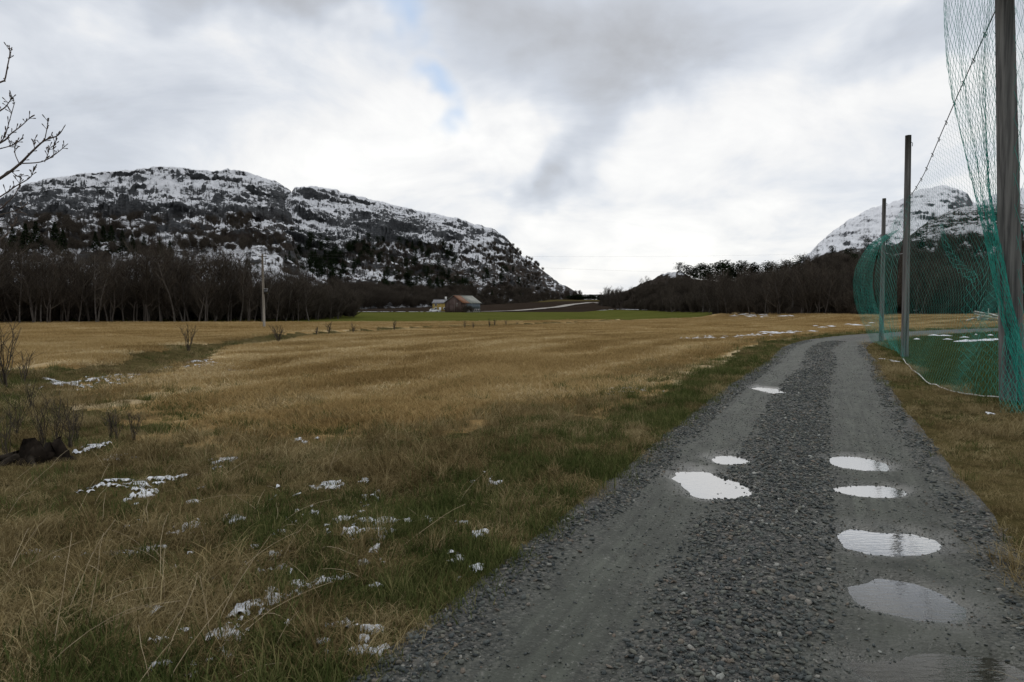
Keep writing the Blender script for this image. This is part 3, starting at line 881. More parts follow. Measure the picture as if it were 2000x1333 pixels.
# ------------------------------------------------------------------ mountains and hills
def rock_material(name, snow_lo, snow_hi, rock=((0.046, 0.050, 0.055), (0.115, 0.120, 0.126)), scrub=(0.045, 0.034, 0.026), sc=1.0, stretch=2.2):  # default rock colours are lightened to stand in for distance haze
    m, t = new_mat(name)
    co = obj_co(t)
    co2 = t.vmath('MULTIPLY', co, (1.0, 0.6, stretch))
    n1 = t.noise(co2, 0.075 * sc, 7, 0.70, 0.6)
    n2 = t.noise(co2, 0.30 * sc, 5, 0.75, 0.5)
    n3 = t.noise(co, 0.014 * sc, 5, 0.6)
    nz = t.n('ShaderNodeSeparateXYZ', None, Vector=t.n('ShaderNodeNewGeometry').outputs['Normal']).outputs[2]
    s = t.math('ADD', t.math('MULTIPLY', nz, 0.95), t.math('MULTIPLY', n1, 0.85))
    s = t.math('ADD', s, t.math('MULTIPLY', n2, 0.95))
    s = t.math('ADD', s, t.math('MULTIPLY', n3, 0.5))
    s = t.math('ADD', s, t.attr('snowb'))
    sm = t.smooth(s, snow_lo, snow_hi)
    rc = t.mix(t.smooth(n2, 0.3, 0.7), rock[0], rock[1])
    rc = t.mix(t.math('MULTIPLY', t.attr('veg'), t.smooth(n1, 0.35, 0.6)), rc, scrub)
    c = t.mix(sm, rc, (0.70, 0.72, 0.76))
    finish(t, c, 0.9, t.math('ADD', n2, t.math('MULTIPLY', n1, 1.5)), 0.8, 3.0, 0.02)
    return m

class Massif:
    """a mountainside: columns by bearing, from its foot up to the crest and down behind"""
    def __init__(s, name, sky, base, ridge, nc, nr, prof, amp, ledge, mat, label, snowf, vegf, seed, foot=-2.0):
        u = np.linspace(sky[0][0], sky[-1][0], nc)
        yk = np.interp(u, [p[0] for p in sky], [p[1] for p in sky])
        yk = yk + (fbm(u / 14, u * 0 + seed, 4, seed) - 0.5) * 5.0 + (fbm(u / 3.5, u * 0 + seed, 3, seed + 3) - 0.5) * 2.4
        Db = np.interp(u, [p[0] for p in base], [p[1] for p in base])
        Dr = np.interp(u, [p[0] for p in ridge], [p[1] for p in ridge])
        zr = EYE + (HOR - yk) / F0 * Dr
        v = np.concatenate([np.linspace(0, 1, nr), np.array([1.04, 1.1, 1.2, 1.35])])
        Vv, U = np.meshgrid(v, u, indexing='ij')
        D = Db + (Dr - Db) * Vv
        zb = np.full_like(zr, foot)
        pr = np.interp(Vv, [p[0] for p in prof], [p[1] for p in prof])
        back = np.clip(Vv - 1, 0, 1)
        X = (U - 1000) / F0 * D
        env = np.sin(np.clip(Vv, 0, 1) * math.pi) ** 0.7
        H = (zr - zb)
        Z = zb + H * pr * (1 - back * 1.6)
        big = (fbm(X / (H.mean() * 0.55), D / (H.mean() * 0.55), 5, seed + 5, ridged=True) - 0.55)
        Z = Z + env * H * amp * big
        Z = Z + env * H * amp * 0.22 * (fbm(X / (H.mean() * 0.09), D / (H.mean() * 0.09), 4, seed + 7, ridged=True) - 0.5)
        # ledges: push the face in and out by height so that steep steps and flat shelves alternate
        wv = Z + 0.22 * X + 10 * fbm(X / 40, D / 40, 3, seed + 9)
        D2 = D - env * ledge * (fbm(X / 34, wv / 9, 5, seed + 11, 0.55) - 0.5) * 2.0
        Z = Z + env * ledge * 0.30 * (fbm(X / 12, wv / 4.0, 4, seed + 13) - 0.5) * 2
        X2 = (U - 1000) / F0 * D2
        # never above the traced crest in the face
        lim = EYE + (HOR - yk)[None] / F0 * D2
        Z = np.where(Vv < 1, np.minimum(Z, lim - 0.004 * (1 - Vv) * D2), Z)
        s.G = np.stack([X2, D2, Z], -1); s.u = u; s.v = v; s.nr = nr
        me = bpy.data.meshes.new(name)
        fill_mesh(me, s.G.reshape(-1, 3), grid_quads(len(v), nc))
        py = HOR - (Z - EYE) / D2 * F0
        set_attr(me, 'snowb', snowf(U, py)); set_attr(me, 'veg', vegf(U, py))
        me.materials.append(mat)
        o = link(name, me)
        tag(o, label, 'mountain' if name == 'mountain' else 'hill', kind='structure')
        s.o = o; s.py = py
    def point(s, u, v):
        i = np.clip(np.searchsorted(s.u, u), 0, len(s.u) - 1)
        j = np.clip((np.asarray(v) * (s.nr - 1)).astype(int), 0, s.nr - 1)
        return s.G[j, i]
    def point_px(s, u, y):
        """the face's point that shows at a pixel"""
        i = int(np.clip(np.searchsorted(s.u, u), 0, len(s.u) - 1))
        c = s.py[:s.nr, i]
        j = int(np.argmin(np.abs(c - y)))
        return s.G[j, i]
def blob(U, Y, px, py, rx, ry):
    return np.exp(-(((U - px) / rx) ** 2 + ((Y - py) / ry) ** 2))

PROF = [(0, 0), (0.12, 0.06), (0.3, 0.2), (0.55, 0.50), (0.8, 0.84), (0.92, 0.96), (1, 1), (2, 1)]
RM1 = rock_material('snowy_rock', 1.86, 2.05, sc=1.15)
def snow_a(U, Y):
    b = 0.17 * sstep(-Y, -470, -345) + 0.0
    b = b - 0.20 * blob(U, Y, 130, 400, 130, 40) - 0.14 * blob(U, Y, 400, 405, 190, 30) + 0.13 * blob(U, Y, 330, 375, 60, 22)
    b = b + 0.12 * blob(U, Y, 190, 350, 60, 10) - 0.30 * blob(U, Y, 548, 388, 30, 28) - 0.05 * blob(U, Y, 300, 450, 260, 28)
    return b + 0.05 * blob(U, Y, 450, 350, 50, 14)
def veg_a(U, Y):
    return np.clip(sstep(Y, 400, 450) * 0.9, 0, 1)
mA = Massif('mountain', [(-300, 430), (-100, 404), (0, 394), (30, 376), (60, 362), (100, 352), (140, 346), (200, 341), (260, 336), (300, 331), (340, 328), (380, 333), (420, 337), (450, 334), (480, 337), (510, 346), (540, 356), (560, 366), (572, 376), (579, 392), (590, 430), (610, 480)],
            [(-300, 150), (610, 230)], [(-300, 800), (300, 880), (610, 900)], 640, 210, PROF, 0.20, 17.0, RM1, 'broad dark rocky mountain dusted with snow behind the woods', snow_a, veg_a, 400)
def snow_b(U, Y):
    b = 0.05 + 0.08 * sstep(-Y, -480, -380) - 0.22 * sstep(Y, 510, 585)
    b = b - 0.20 * blob(U, Y, 760, 440, 90, 22) - 0.20 * blob(U, Y, 680, 500, 110, 22) - 0.22 * blob(U, Y, 880, 530, 120, 20) - 0.10 * blob(U, Y, 1030, 540, 30, 30) + 0.10 * blob(U, Y, 960, 490, 60, 30) + 0.08 * blob(U, Y, 1085, 560, 30, 15)
    return b + 0.10 * blob(U, Y, 860, 425, 80, 8) + 0.12 * blob(U, Y, 800, 550, 60, 14) + 0.1 * blob(U, Y, 560, 430, 60, 30)
def veg_b(U, Y):
    return np.clip(sstep(Y, 455, 520) * 1.0, 0, 1)
mB = Massif('mountain', [(250, 540), (340, 500), (385, 470), (400, 459), (440, 453), (480, 441), (500, 428), (530, 406), (560, 392), (580, 369), (620, 367), (660, 374), (700, 384), (760, 400), (830, 415), (880, 425), (930, 440), (960, 447), (985, 462), (1000, 480), (1020, 500), (1045, 516), (1075, 541), (1100, 558), (1120, 567), (1136, 580), (1145, 592)],
            [(250, 190), (500, 230), (650, 330), (850, 380), (1000, 520), (1145, 850)], [(250, 330), (385, 480), (500, 640), (580, 800), (800, 930), (1000, 1000), (1145, 1020)], 760, 200, PROF, 0.17, 15.0, RM1,
            'long snow-streaked rocky mountain sloping down behind the barn', snow_b, veg_b, 430, foot=-1.0)
RM2 = rock_material('far_snow_rock', 1.72, 1.97, rock=((0.07, 0.075, 0.085), (0.13, 0.135, 0.145)), sc=0.5)
mC = Massif('mountain', [(1540, 530), (1565, 505), (1590, 483), (1620, 456), (1650, 433), (1690, 411), (1730, 400), (1760, 388), (1790, 373), (1830, 364), (1860, 370), (1880, 380), (1892, 395), (1905, 402), (1925, 388), (1955, 373), (2000, 369), (2100, 380), (2300, 440)],
            [(1540, 900), (2300, 800)], [(1540, 1700), (1830, 1850), (2300, 1800)], 420, 130, PROF, 0.10, 16.0, RM2,
            'pale snow-covered mountain behind the dark hillside', lambda U, Y: 0.10 - 0.3 * blob(U, Y, 1868, 395, 22, 18) - 0.18 * blob(U, Y, 1690, 460, 70, 10), lambda U, Y: U * 0, 470)
RM3 = rock_material('ledge_rock', 1.96, 2.06, rock=((0.030, 0.028, 0.025), (0.075, 0.068, 0.06)), scrub=(0.040, 0.030, 0.023), sc=2.2, stretch=3.5)
def snow_d(U, Y):
    return -0.30 + 0.28 * sstep(U, 1740, 1800) * (1 - 0.8 * sstep(Y, 470, 560)) + 0.5 * blob(U, Y, 1312, 536, 30, 9) + 0.25 * blob(U, Y, 1395, 545, 30, 6) + 0.2 * blob(U, Y, 1230, 560, 20, 10) + 0.15 * blob(U, Y, 1660, 488, 60, 10)
mD = Massif('hill', [(1165, 596), (1195, 580), (1225, 566), (1250, 556), (1280, 543), (1305, 532), (1328, 530), (1350, 544), (1400, 552), (1450, 550), (1520, 544), (1560, 528), (1600, 500), (1650, 487), (1700, 483), (1750, 479), (1778, 456), (1800, 440), (1825, 424), (1860, 409), (1900, 403), (1950, 399), (2000, 402), (2100, 397), (2350, 430)],
            [(1165, 420), (1250, 230), (1310, 165), (1400, 125), (1500, 100), (1700, 82), (2000, 98), (2350, 110)], [(1165, 470), (1310, 290), (1450, 230), (1560, 240), (1700, 330), (1850, 480), (2350, 480)], 620, 150, [(0, 0), (0.15, 0.10), (0.5, 0.5), (0.85, 0.93), (1, 1), (2, 1)], 0.14, 3.5, RM3,
            'low wooded hill with dark rock ledges beyond the gravel track', snow_d, lambda U, Y: sstep(Y, 470, 520), 500, foot=0.2)

# ------------------------------------------------------------------ bare trees
def bare_tree(seed, H, stems, spread, twigs=1.0, rtop=0.016, lean=0.10):
    """returns (trunk builder, crown builder): tapering stems, limbs and fine twigs"""
    r = random.Random(seed)
    tr, cr = MB(), MB()
    def path(p, d, L, n, wander, lift):
        pts = [p]
        for _ in range(n):
            d = d + np.array([r.gauss(0, wander), r.gauss(0, wander), r.gauss(0, wander) + lift])
            d = d / np.linalg.norm(d)
            p = p + d * (L / n)
            pts.append(p)
        return np.array(pts)
    def twig(p, d, L, rad):
        P = path(p, d, L, 3, 0.16, 0.06)
        cr.tube(P, np.linspace(rad, rad * 0.45, 4), 3, rnd=r.random())
        return P
    for s_ in range(stems):
        a = r.random() * 6.28
        off = np.array([math.cos(a), math.sin(a), 0]) * (0.0 if stems == 1 else 0.25 * r.random())
        d0 = np.array([math.cos(a) * lean * (1 if stems > 1 else 0.4), math.sin(a) * lean * (1 if stems > 1 else 0.4), 1.0])
        h = H * (0.8 + 0.2 * r.random())
        r0 = (0.011 + 0.004 * r.random()) * h
        P = path(off + np.array([0, 0, -0.25]), d0, h, 9, 0.07, 0.04)
        rad = np.linspace(r0, 0.02, 10) * np.array([1.25] + [1] * 9)
        tr.tube(P, rad, 7)
        nb = int(15 + 5 * r.random())
        for b in range(nb):
            f = 0.20 + 0.78 * (b + r.random()) / nb
            q = f * 9; i = min(int(q), 8); base = P[i] + (P[i + 1] - P[i]) * (q - i)
            az = r.random() * 6.28
            el = 0.55 + 0.5 * r.random()
            d = np.array([math.cos(az) * math.cos(el), math.sin(az) * math.cos(el), math.sin(el)])
            L = spread * (0.55 + 0.6 * r.random()) * (1.15 - 0.75 * f)+ 0.35
            B = path(base, d, L, 5, 0.13, 0.07)
            cr.tube(B, np.linspace(0.022 + 0.012 * L, rtop * 0.8, 6), 4, rnd=r.random())
            nt = int((6 + L * 3.2) * twigs)
            for k in range(nt):
                g = 0.15 + 0.85 * r.random()
                qq = g * 5; j = min(int(qq), 4); tb = B[j] + (B[j + 1] - B[j]) * (qq - j)
                dd = (B[j + 1] - B[j]); dd = dd / np.linalg.norm(dd)
                dd = dd + np.array([r.gauss(0, 0.55), r.gauss(0, 0.55), r.gauss(0.25, 0.35)])
                T = twig(tb, dd / np.linalg.norm(dd), 0.35 + 0.75 * r.random(), rtop * 0.8)
                for _ in range(2):
                    e = T[r.randint(1, 3)]
                    d3 = dd / np.linalg.norm(dd) + np.array([r.gauss(0, 0.6), r.gauss(0, 0.6), r.gauss(0.2, 0.4)])
                    twig(e, d3 / np.linalg.norm(d3), 0.25 + 0.45 * r.random(), rtop * 0.55)
    return tr, cr
def tree_meshes(seed, bark, **k):
    tr, cr = bare_tree(seed, **k)
    return tr.mesh('trunk', bark, smooth=True), cr.mesh('crown', M['twig'], rnd=True)
ALDER = [tree_meshes(600 + i, M['bark_grey'], H=8.5, stems=[1, 2, 3, 2][i], spread=2.3, twigs=1.15) for i in range(4)]
BIRCH = [tree_meshes(620 + i, M['bark_pale'], H=9.0, stems=[1, 2, 1][i], spread=1.9, twigs=1.1) for i in range(3)]
BUSH = [tree_meshes(640 + i, M['bark_grey'], H=3.4, stems=6, spread=1.3, twigs=0.7, lean=0.35) for i in range(3)]
def put_tree(kind, meshes, loc, sc, rz, label, cat, group):
    e = empty(kind, loc, label, cat, group, rz)
    e.scale = sc if isinstance(sc, tuple) else (sc, sc, sc)
    link('trunk', meshes[0], e); link('crown', meshes[1], e)
    return e
def gz(x, y):
    return float(land_z(np.array([x]), np.array([y]))[0])

def stem_word(ms):
    for i, t_ in enumerate(ALDER):
        if t_ is ms:
            return ['single-stemmed', 'twin-stemmed', 'three-stemmed', 'forked'][i]
    return ['slender', 'twin-stemmed', 'upright'][[t_ is ms for t_ in BIRCH].index(True)]
def woods():
    # woods on the far side of the stubble field: several rows deep
    n = 0
    for rowi, (dy, cnt) in enumerate(((0, 40), (6, 40), (13, 38), (22, 36))):
        for i in range(cnt):
            px = -60 + (735 * (i + R.random() * 0.9) / cnt)
            d = np.interp(px, [-60, 0, 300, 520, 600, 680], [72, 78, 86, 88, 94, 112]) + dy + R.uniform(-2, 2)
            if px > 640 and rowi > 1:
                d += 12
            x = (px - 1000) / F0 * d
            ytop = np.interp(px, [-60, 0, 100, 180, 230, 330, 420, 480, 560, 600, 650, 700], [440, 470, 500, 488, 492, 488, 494, 512, 530, 545, 560, 580]) + R.uniform(-16, 22)
            h = (HOR - ytop) / F0 * d + EYE
            bi = R.random() < 0.3
            ms = R.choice(BIRCH if bi else ALDER)
            k = h / (9.0 if bi else 8.5)
            st = stem_word(ms)
            wh = ['at the field edge of', 'just behind the front trees of', 'deep in', 'at the mountain side of'][rowi]
            put_tree('birch_tree' if bi else 'alder_tree', ms, (x, d, gz(x, d)), (max(k, 0.75), max(k, 0.75), k), R.random() * 6.28,
                     st + (' bare grey birch ' if bi else ' bare brown alder ') + wh + ' the woods by the utility pole', 'tree', 'bare birches beyond the stubble' if bi else 'bare alders beyond the stubble')
    # woods on the low hill across the track
    for i in range(190):
        u = R.uniform(1182, 2060)
        if i < 70:
            v = R.uniform(-0.02, 0.05)
        else:
            v = R.uniform(0.05, 0.55) if u < 1600 else R.uniform(0.02, 0.20)
        p = mD.point(u, max(v, 0))
        d = p[1]
        h = R.uniform(5.5, 8.5) if u < 1620 else R.uniform(5.5, 7.2)
        if u < 1260:
            h *= 1.15
        y_top = HOR - (p[2] + h - EYE) / d * F0
        lim = R.uniform(-14, 12) + np.interp(u, [1165, 1185, 1215, 1260, 1330, 1400, 1500, 1560, 1600, 1700, 2000], [580, 562, 566, 552, 540, 536, 528, 505, 500, 505, 520])
        if y_top < lim:
            h = max(2.5, (HOR - lim) / F0 * d + EYE - p[2])
            if h < 2.6:
                continue
        bi = R.random() < 0.2
        ms = R.choice(BIRCH if bi else ALDER)
        k = h / (9.0 if bi else 8.5)
        wd = max(k, 0.75)
        put_tree('birch_tree' if bi else 'alder_tree', ms, (p[0], p[1], p[2] - 0.1), (wd, wd, k), R.random() * 6.28,
                 stem_word(ms) + (' bare grey birch ' if bi else ' bare brown alder ') + ('at the foot' if v < 0.05 else 'on the slope') + ' of the low hill across the track', 'tree', 'bare birches on the low hill' if bi else 'bare alders on the low hill')
woods()
def valley_clump():
    for i in range(22):
        px = 1172 + 46 * R.random(); d = 395 + R.uniform(-14, 14)
        x = (px - 1000) / F0 * d
        yt = np.interp(px, [1170, 1180, 1195, 1218], [576, 566, 563, 568]) + R.uniform(-2, 6)
        z = gz(x, d)
        k = ((HOR - yt) / F0 * d + EYE - z) / 8.5
        ms = R.choice(ALDER)
        put_tree('alder_tree', ms, (x, d, z - 0.1), (k * 1.2, k * 1.2, k), R.random() * 6.28, stem_word(ms) + ' bare alder in the round clump beside the ploughed field', 'tree', 'bare alders by the ploughed field')
valley_clump()

# brushwood under and behind the trees, nobody could count it
def brush():
    P, S = [], []
    for i in range(900):
        px = R.uniform(-70, 690)
        d = np.interp(px, [-60, 0, 300, 520, 600, 680], [74, 80, 88, 90, 96, 116]) + R.uniform(-1, 42) ** 1.0
        x = (px - 1000) / F0 * d
        P.append((x, d, gz(x, d) - 0.1)); S.append(R.uniform(0.6, 1.5))
    for i in range(1100):
        u = R.uniform(1170, 2080); v = R.uniform(0, 0.5 if u < 1650 else 0.28)
        P.append(mD.point(u, v) - np.array([0, 0, 0.1])); S.append(R.uniform(0.5, 1.2))
    for i in range(520):                                         # foot of the long mountain behind the farm
        u = R.uniform(640, 1140); y = R.uniform(574, 604)
        P.append(mB.point_px(u, y) - np.array([0, 0, 0.2])); S.append(R.uniform(1.2, 2.3))
    for i in range(700):
        u = R.uniform(560, 1060); y = R.uniform(480, 570)
        if fbm(np.array([u / 60]), np.array([y / 22]), 3, 17)[0] > 0.5:
            P.append(mB.point_px(u, y) - np.array([0, 0, 0.2])); S.append(R.uniform(0.9, 1.7))
    for i in range(520):
        u = R.uniform(-60, 560); y = R.uniform(430, 500)
        if fbm(np.array([u / 90]), np.array([y / 24]), 3, 19)[0] > 0.46:
            P.append(mA.point_px(u, y) - np.array([0, 0, 0.2])); S.append(R.uniform(0.9, 1.8))
    P = np.array(P)
    k = len(P)
    rot = np.zeros((k, 3)); rot[:, 2] = rng.random(k) * 6.28
    scatter('brushwood', P, rot, np.array(S), rng.integers(0, 3, k), [b[1] for b in BUSH], 'bare brown brushwood under the woods and on the slopes', 'brushwood')
brush()

# ------------------------------------------------------------------ conifers
def conifer(seed, H, spruce=True):
    r = np.random.default_rng(seed)
    b = MB()
    P = np.array([[0, 0, -0.3], [0.05, 0, H * 0.5], [0, 0.03, H * 0.97]])
    b.tube(P, [0.018 * H, 0.012 * H, 0.004 * H], 5, m=1)
    n = 520
    if spruce:
        f = r.random(n) ** 0.8
        z = H * (0.10 + 0.9 * f)
        rad = (1 - f) * H * 0.21 + 0.12
        az = r.random(n) * 6.283
        q = np.sqrt(r.random(n)) * rad * (0.75 + 0.4 * r.random(n))
        c = np.stack([q * np.cos(az), q * np.sin(az), z - q * 0.35], -1)
        sz = 0.24 + 0.30 * (1 - f)
    else:
        cl = r.integers(0, 9, n)
        cc = np.stack([r.normal(0, H * 0.13, 9), r.normal(0, H * 0.13, 9), H * np.linspace(0.22, 0.90, 9)], -1)
        cc[:, :2] *= (1.25 - 0.7 * np.linspace(0, 1, 9))[:, None]
        c = cc[cl] + r.normal(0, 1, (n, 3)) * np.array([H * 0.10, H * 0.10, H * 0.06])
        az = r.random(n) * 6.283
        sz = 0.26 + 0.22 * r.random(n)
        for k in range(9):
            b.tube(np.array([[0, 0, H * 0.45 + cc[k, 2] * 0.1], cc[k] * np.array([0.5, 0.5, 0.92]), cc[k]]), [0.05, 0.035, 0.02], 3, m=1)
    for k in range(n):                                            # each spray: three crossed slips
        s = sz[k]; a = az[k]
        for q in range(3):
            aa = a + r.normal(0, 0.9); dz = -0.25 if spruce else 0.25
            d = np.array([math.cos(aa), math.sin(aa), dz + r.normal(0, 0.3)]) * s
            w_ = np.array([-math.sin(aa), math.cos(aa), r.normal(0, 0.4)]) * s * 0.36
            b.add(np.array([c[k] - w_, c[k] + w_, c[k] + d]), T=[[0, 1, 2]], rnd=r.random())
    return b.mesh('conifer', [M['needle'], M['bark_grey']], rnd=True)
SPRUCE = [conifer(700 + i, 8.0, True) for i in range(3)]
PINE = [conifer(710 + i, 7.0, False) for i in range(4)]
def conifers():
    cnt = 0
    while cnt < 230:                                              # pines on the long mountain's lower face
        u = R.uniform(470, 1020)
        y = R.uniform(465, 592)
        mid = np.interp(u, [470, 560, 700, 900, 1000, 1110], [490, 500, 515, 545, 568, 584])
        if abs(y - mid) > 48 or fbm(np.array([u / 45]), np.array([y / 18]), 3, 29)[0] < R.uniform(0.36, 0.62):
            continue
        p = mB.point_px(u, y)
        h = R.uniform(5.0, 9.5) * (0.8 + 0.3 * p[1] / 600)
        me = R.choice(PINE + SPRUCE[:1])
        o = link('pine_tree', me, None, tuple(p - np.array([0, 0, 0.2])))
        o.rotation_euler = (0, 0, R.random() * 6.28); o.scale = (h / 7,) * 3
        tag(o, 'small dark pine on the snowy slope behind the barn', 'tree', 'pines on the slope behind the barn')
        cnt += 1
    for u, y, h in [(30, 492, 13), (55, 495, 15), (75, 492, 14), (112, 498, 16), (128, 500, 13), (190, 500, 11), (206, 497, 13), (222, 498, 14), (243, 500, 12), (262, 502, 11), (285, 503, 11), (8, 496, 12), (315, 505, 9), (335, 506, 9)][::1]:
        d = R.uniform(150, 175)
        p = at(u, y, d)
        i = mA.point_px(u, y)
        o = link('spruce_tree', R.choice(SPRUCE), None, tuple(i - np.array([0, 0, 0.3])))
        k = h / 8 * i[1] / 330
        o.scale = (k * 1.15, k * 1.15, k); o.rotation_euler = (0, 0, R.random() * 6)
        tag(o, 'dark pointed spruce standing above the bare alders', 'tree', 'spruces above the alders')
    tops = [(1322, 523), (1338, 520), (1352, 526), (1366, 519), (1374, 517), (1382, 521), (1396, 517), (1406, 515), (1418, 516), (1428, 519), (1440, 521), (1452, 519), (1466, 524), (1478, 521), (1492, 516), (1502, 513), (1514, 518), (1524, 519), (1536, 520), (1547, 514), (1556, 508), (1566, 500), (1345, 532), (1420, 528), (1385, 532), (1500, 527), (1445, 512), (1412, 511), (1470, 516), (1530, 511), (1358, 522)]
    for u, yt in tops:
        p = mD.point(u, R.uniform(0.82, 0.98))
        h = max(3.2, (HOR - yt) / F0 * p[1] + EYE - p[2])
        o = link('pine_tree', R.choice(PINE), None, tuple(p - np.array([0, 0, 0.3])))
        k = (h + 0.3) / 6.6
        o.scale = (max(k, 0.8) * R.uniform(1.2, 1.7), max(k, 0.8) * R.uniform(1.2, 1.7), k); o.rotation_euler = (0, 0, R.random() * 6)
        tag(o, 'bushy dark pine on the crest of the low hill', 'tree', 'pines on the crest of the low hill')
    for _ in range(34):
        u = R.uniform(1560, 2060); v = R.uniform(0.2, 0.75)
        p = mD.point(u, v)
        o = link('pine_tree', R.choice(PINE), None, tuple(p - np.array([0, 0, 0.3])))
        k = R.uniform(3.0, 5.5) / 7
        o.scale = (k * 1.2, k * 1.2, k); o.rotation_euler = (0, 0, R.random() * 6)
        tag(o, 'scrubby dark pine on the rock ledges behind the net', 'tree', 'pines on the rock ledges')
    for i in range(34):                                           # far wood closing the gap in the valley
        px = 1112 + i * 3.0 + R.uniform(-2, 2)
        d = 760 + R.uniform(-30, 30)
        x = (px - 1000) / F0 * d
        o = link('pine_tree', R.choice(PINE), None, (x, d, gz(x, d) - 0.3))
        k = R.uniform(4.0, 6.5) / 7
        o.scale = (k * 3.0, k * 3.0, k)
        tag(o, 'distant dark pine in the gap between mountain and hill', 'tree', 'pines in the valley gap')
conifers()

# ------------------------------------------------------------------ barn, house, car
def wood_boards(name, c1, c2, c3, scale=1.0):
    m, t = new_mat(name)
    co = t.n('ShaderNodeTexCoord').outputs['Object']
    s = t.vmath('MULTIPLY', co, (1.0, 1.0, 0.05))
    n = t.noise(s, 2.4 * scale, 3, 0.7)
    n2 = t.noise(co, 0.5, 4, 0.6)
    c = t.ramp(t.math('ADD', t.math('MULTIPLY', n, 0.7), t.math('MULTIPLY', n2, 0.3)), [(0.36, c1), (0.5, c2), (0.66, c3)])
    finish(t, c, 0.9, n, 0.5, 0.05, 0.2)
    return m
M['barn_red'] = wood_boards('barn_boards', (0.035, 0.024, 0.022), (0.072, 0.048, 0.042), (0.12, 0.095, 0.085))
M['barn_blue'] = wood_boards('blue_sheet', (0.10, 0.125, 0.155), (0.13, 0.16, 0.195), (0.17, 0.195, 0.22))
M['rust'] = plain('rust_sheet', (0.11, 0.045, 0.02), (0.19, 0.085, 0.04), 1.2, 0.8)
M['roof_grey'] = plain('grey_sheet', (0.15, 0.16, 0.14), (0.22, 0.225, 0.20), 0.8, 0.7)
M['plaster'] = plain('plaster', (0.16, 0.15, 0.14), (0.30, 0.29, 0.27), 1.0)
M['dark'] = plain('dark_glass', (0.010, 0.012, 0.015), (0.02, 0.022, 0.026), 2.0, 0.15, 0.6, 0.0)
M['yellow'] = wood_boards('yellow_boards', (0.26, 0.185, 0.055), (0.34, 0.245, 0.075), (0.40, 0.30, 0.11))
M['white'] = plain('white_paint', (0.62, 0.62, 0.60), (0.74, 0.74, 0.72), 4.0, 0.5)
M['slate'] = plain('slate_roof', (0.12, 0.12, 0.135), (0.20, 0.205, 0.22), 2.0, 0.6)
M['car_white'] = plain('car_paint', (0.66, 0.68, 0.70), (0.72, 0.74, 0.76), 2.0, 0.25, 0.6, 0.0)
M['rubber'] = plain('rubber', (0.015, 0.015, 0.015), (0.03, 0.03, 0.03), 20)

def gable_shell(Wd, L, he, hr, th=0.18):
    """end wall outline"""
    return np.array([[-Wd / 2, 0, 0], [Wd / 2, 0, 0], [Wd / 2, 0, he], [0, 0, hr], [-Wd / 2, 0, he]])
def slab(b, poly, d, m=0):
    """extrude a planar polygon by vector d"""
    poly = np.asarray(poly, float); k = len(poly)
    V = np.vstack([poly, poly + np.asarray(d)])
    T = [[0, i, i + 1] for i in range(1, k - 1)] + [[k, k + i + 1, k + i] for i in range(1, k - 1)]
    Q = [[i, i + k, (i + 1) % k + k, (i + 1) % k] for i in range(k)]
    return b.add(V, Q, T, m=m)
def barn():
    d0 = 275.0
    e = empty('barn', (-19.9, d0, gz(-19.9, d0) - 0.05), 'weathered barn with brown plank gable, rust-patched grey roof and blue side', 'barn', rz=math.radians(-31))
    # local: origin = corner between gable and blue side; gable runs to -x, side runs to +y
    Wd, L, he, hr = 8.8, 13.0, 4.0, 6.9
    g = [(-Wd, 0, 0.15), (0, 0, 0.15), (0, 0, he), (-Wd / 2, 0, hr), (-Wd, 0, he)]
    slab(MB(), g, (0, 0.2, 0)).build('gable_wall', M['barn_red'], e)
    slab(MB(), [(p[0], L - 0.2, p[2]) for p in g], (0, 0.2, 0)).build('gable_wall', M['barn_red'], e)
    b = MB(); b.box((-0.1, 1.5, he / 2 + 0.05), (0.2, 2.6, he - 0.1)); b.build('side_wall', M['barn_red'], e)
    b = MB(); b.box((-0.1, 2.8 + (L - 3.0) / 2, 1.5 + (he - 1.5) / 2), (0.22, L - 3.0, he - 1.5)); b.build('side_wall', M['barn_blue'], e)
    b = MB(); b.box((-Wd + 0.1, L / 2, he / 2), (0.2, L - 0.4, he - 0.1)); b.build('side_wall', M['barn_red'], e)
    b = MB(); b.box((-0.12, 2.8 + (L - 3.0) / 2, 0.75), (0.24, L - 3.0, 1.5)); b.build('foundation_wall', M['plaster'], e)
    slope = math.hypot(Wd / 2, hr - he)
    def sheet(y0, y1, side, mat, nm):
        x0 = -Wd / 2; x1 = 0.45 if side > 0 else -Wd - 0.45
        z1 = he - (hr - he) * 0.45 / (Wd / 2)
        p = [(x0, y0, hr + 0.05), (x1, y0, z1 + 0.05), (x1, y1, z1 + 0.05), (x0, y1, hr + 0.05)]
        o = slab(MB(), p, (0, 0, 0.09)).build(nm, mat, roof)
        return o
    roof = MB().box((-Wd / 2, L / 2, hr + 0.18), (0.25, L + 0.6, 0.12)).build('roof', M['roof_grey'], e)
    o = sheet(-0.4, 4.6, 1, M['rust'], 'roof_sheet'); o['label'] = 'rusty corrugated roof sheet'
    sheet(4.62, L + 0.4, 1, M['roof_grey'], 'roof_sheet')
    sheet(-0.4, L + 0.4, -1, M['roof_grey'], 'roof_sheet')
    for y in (7.6, 9.1, 10.6, 12.0):
        f = MB().box((0.02, y, 0.95), (0.10, 0.75, 0.9)).build('window', M['dark'], e)
        MB().box((0.05, y, 0.45), (0.14, 0.9, 0.08)).build('sill', M['white'], f)
    MB().box((0.03, 5.9, 0.85), (0.10, 0.7, 1.7)).build('door', M['white'], e)
    for x in (-3.0, -2.4):
        MB().box((x, -0.02, 3.1), (0.16, 0.06, 1.6)).build('plank', M['plaster'], e)
    MB().box((-5.2, -0.03, 1.5), (2.6, 0.08, 2.7)).build('barn_door', M['barn_red'], e)['label'] = 'wide plank door in the gable'
barn()
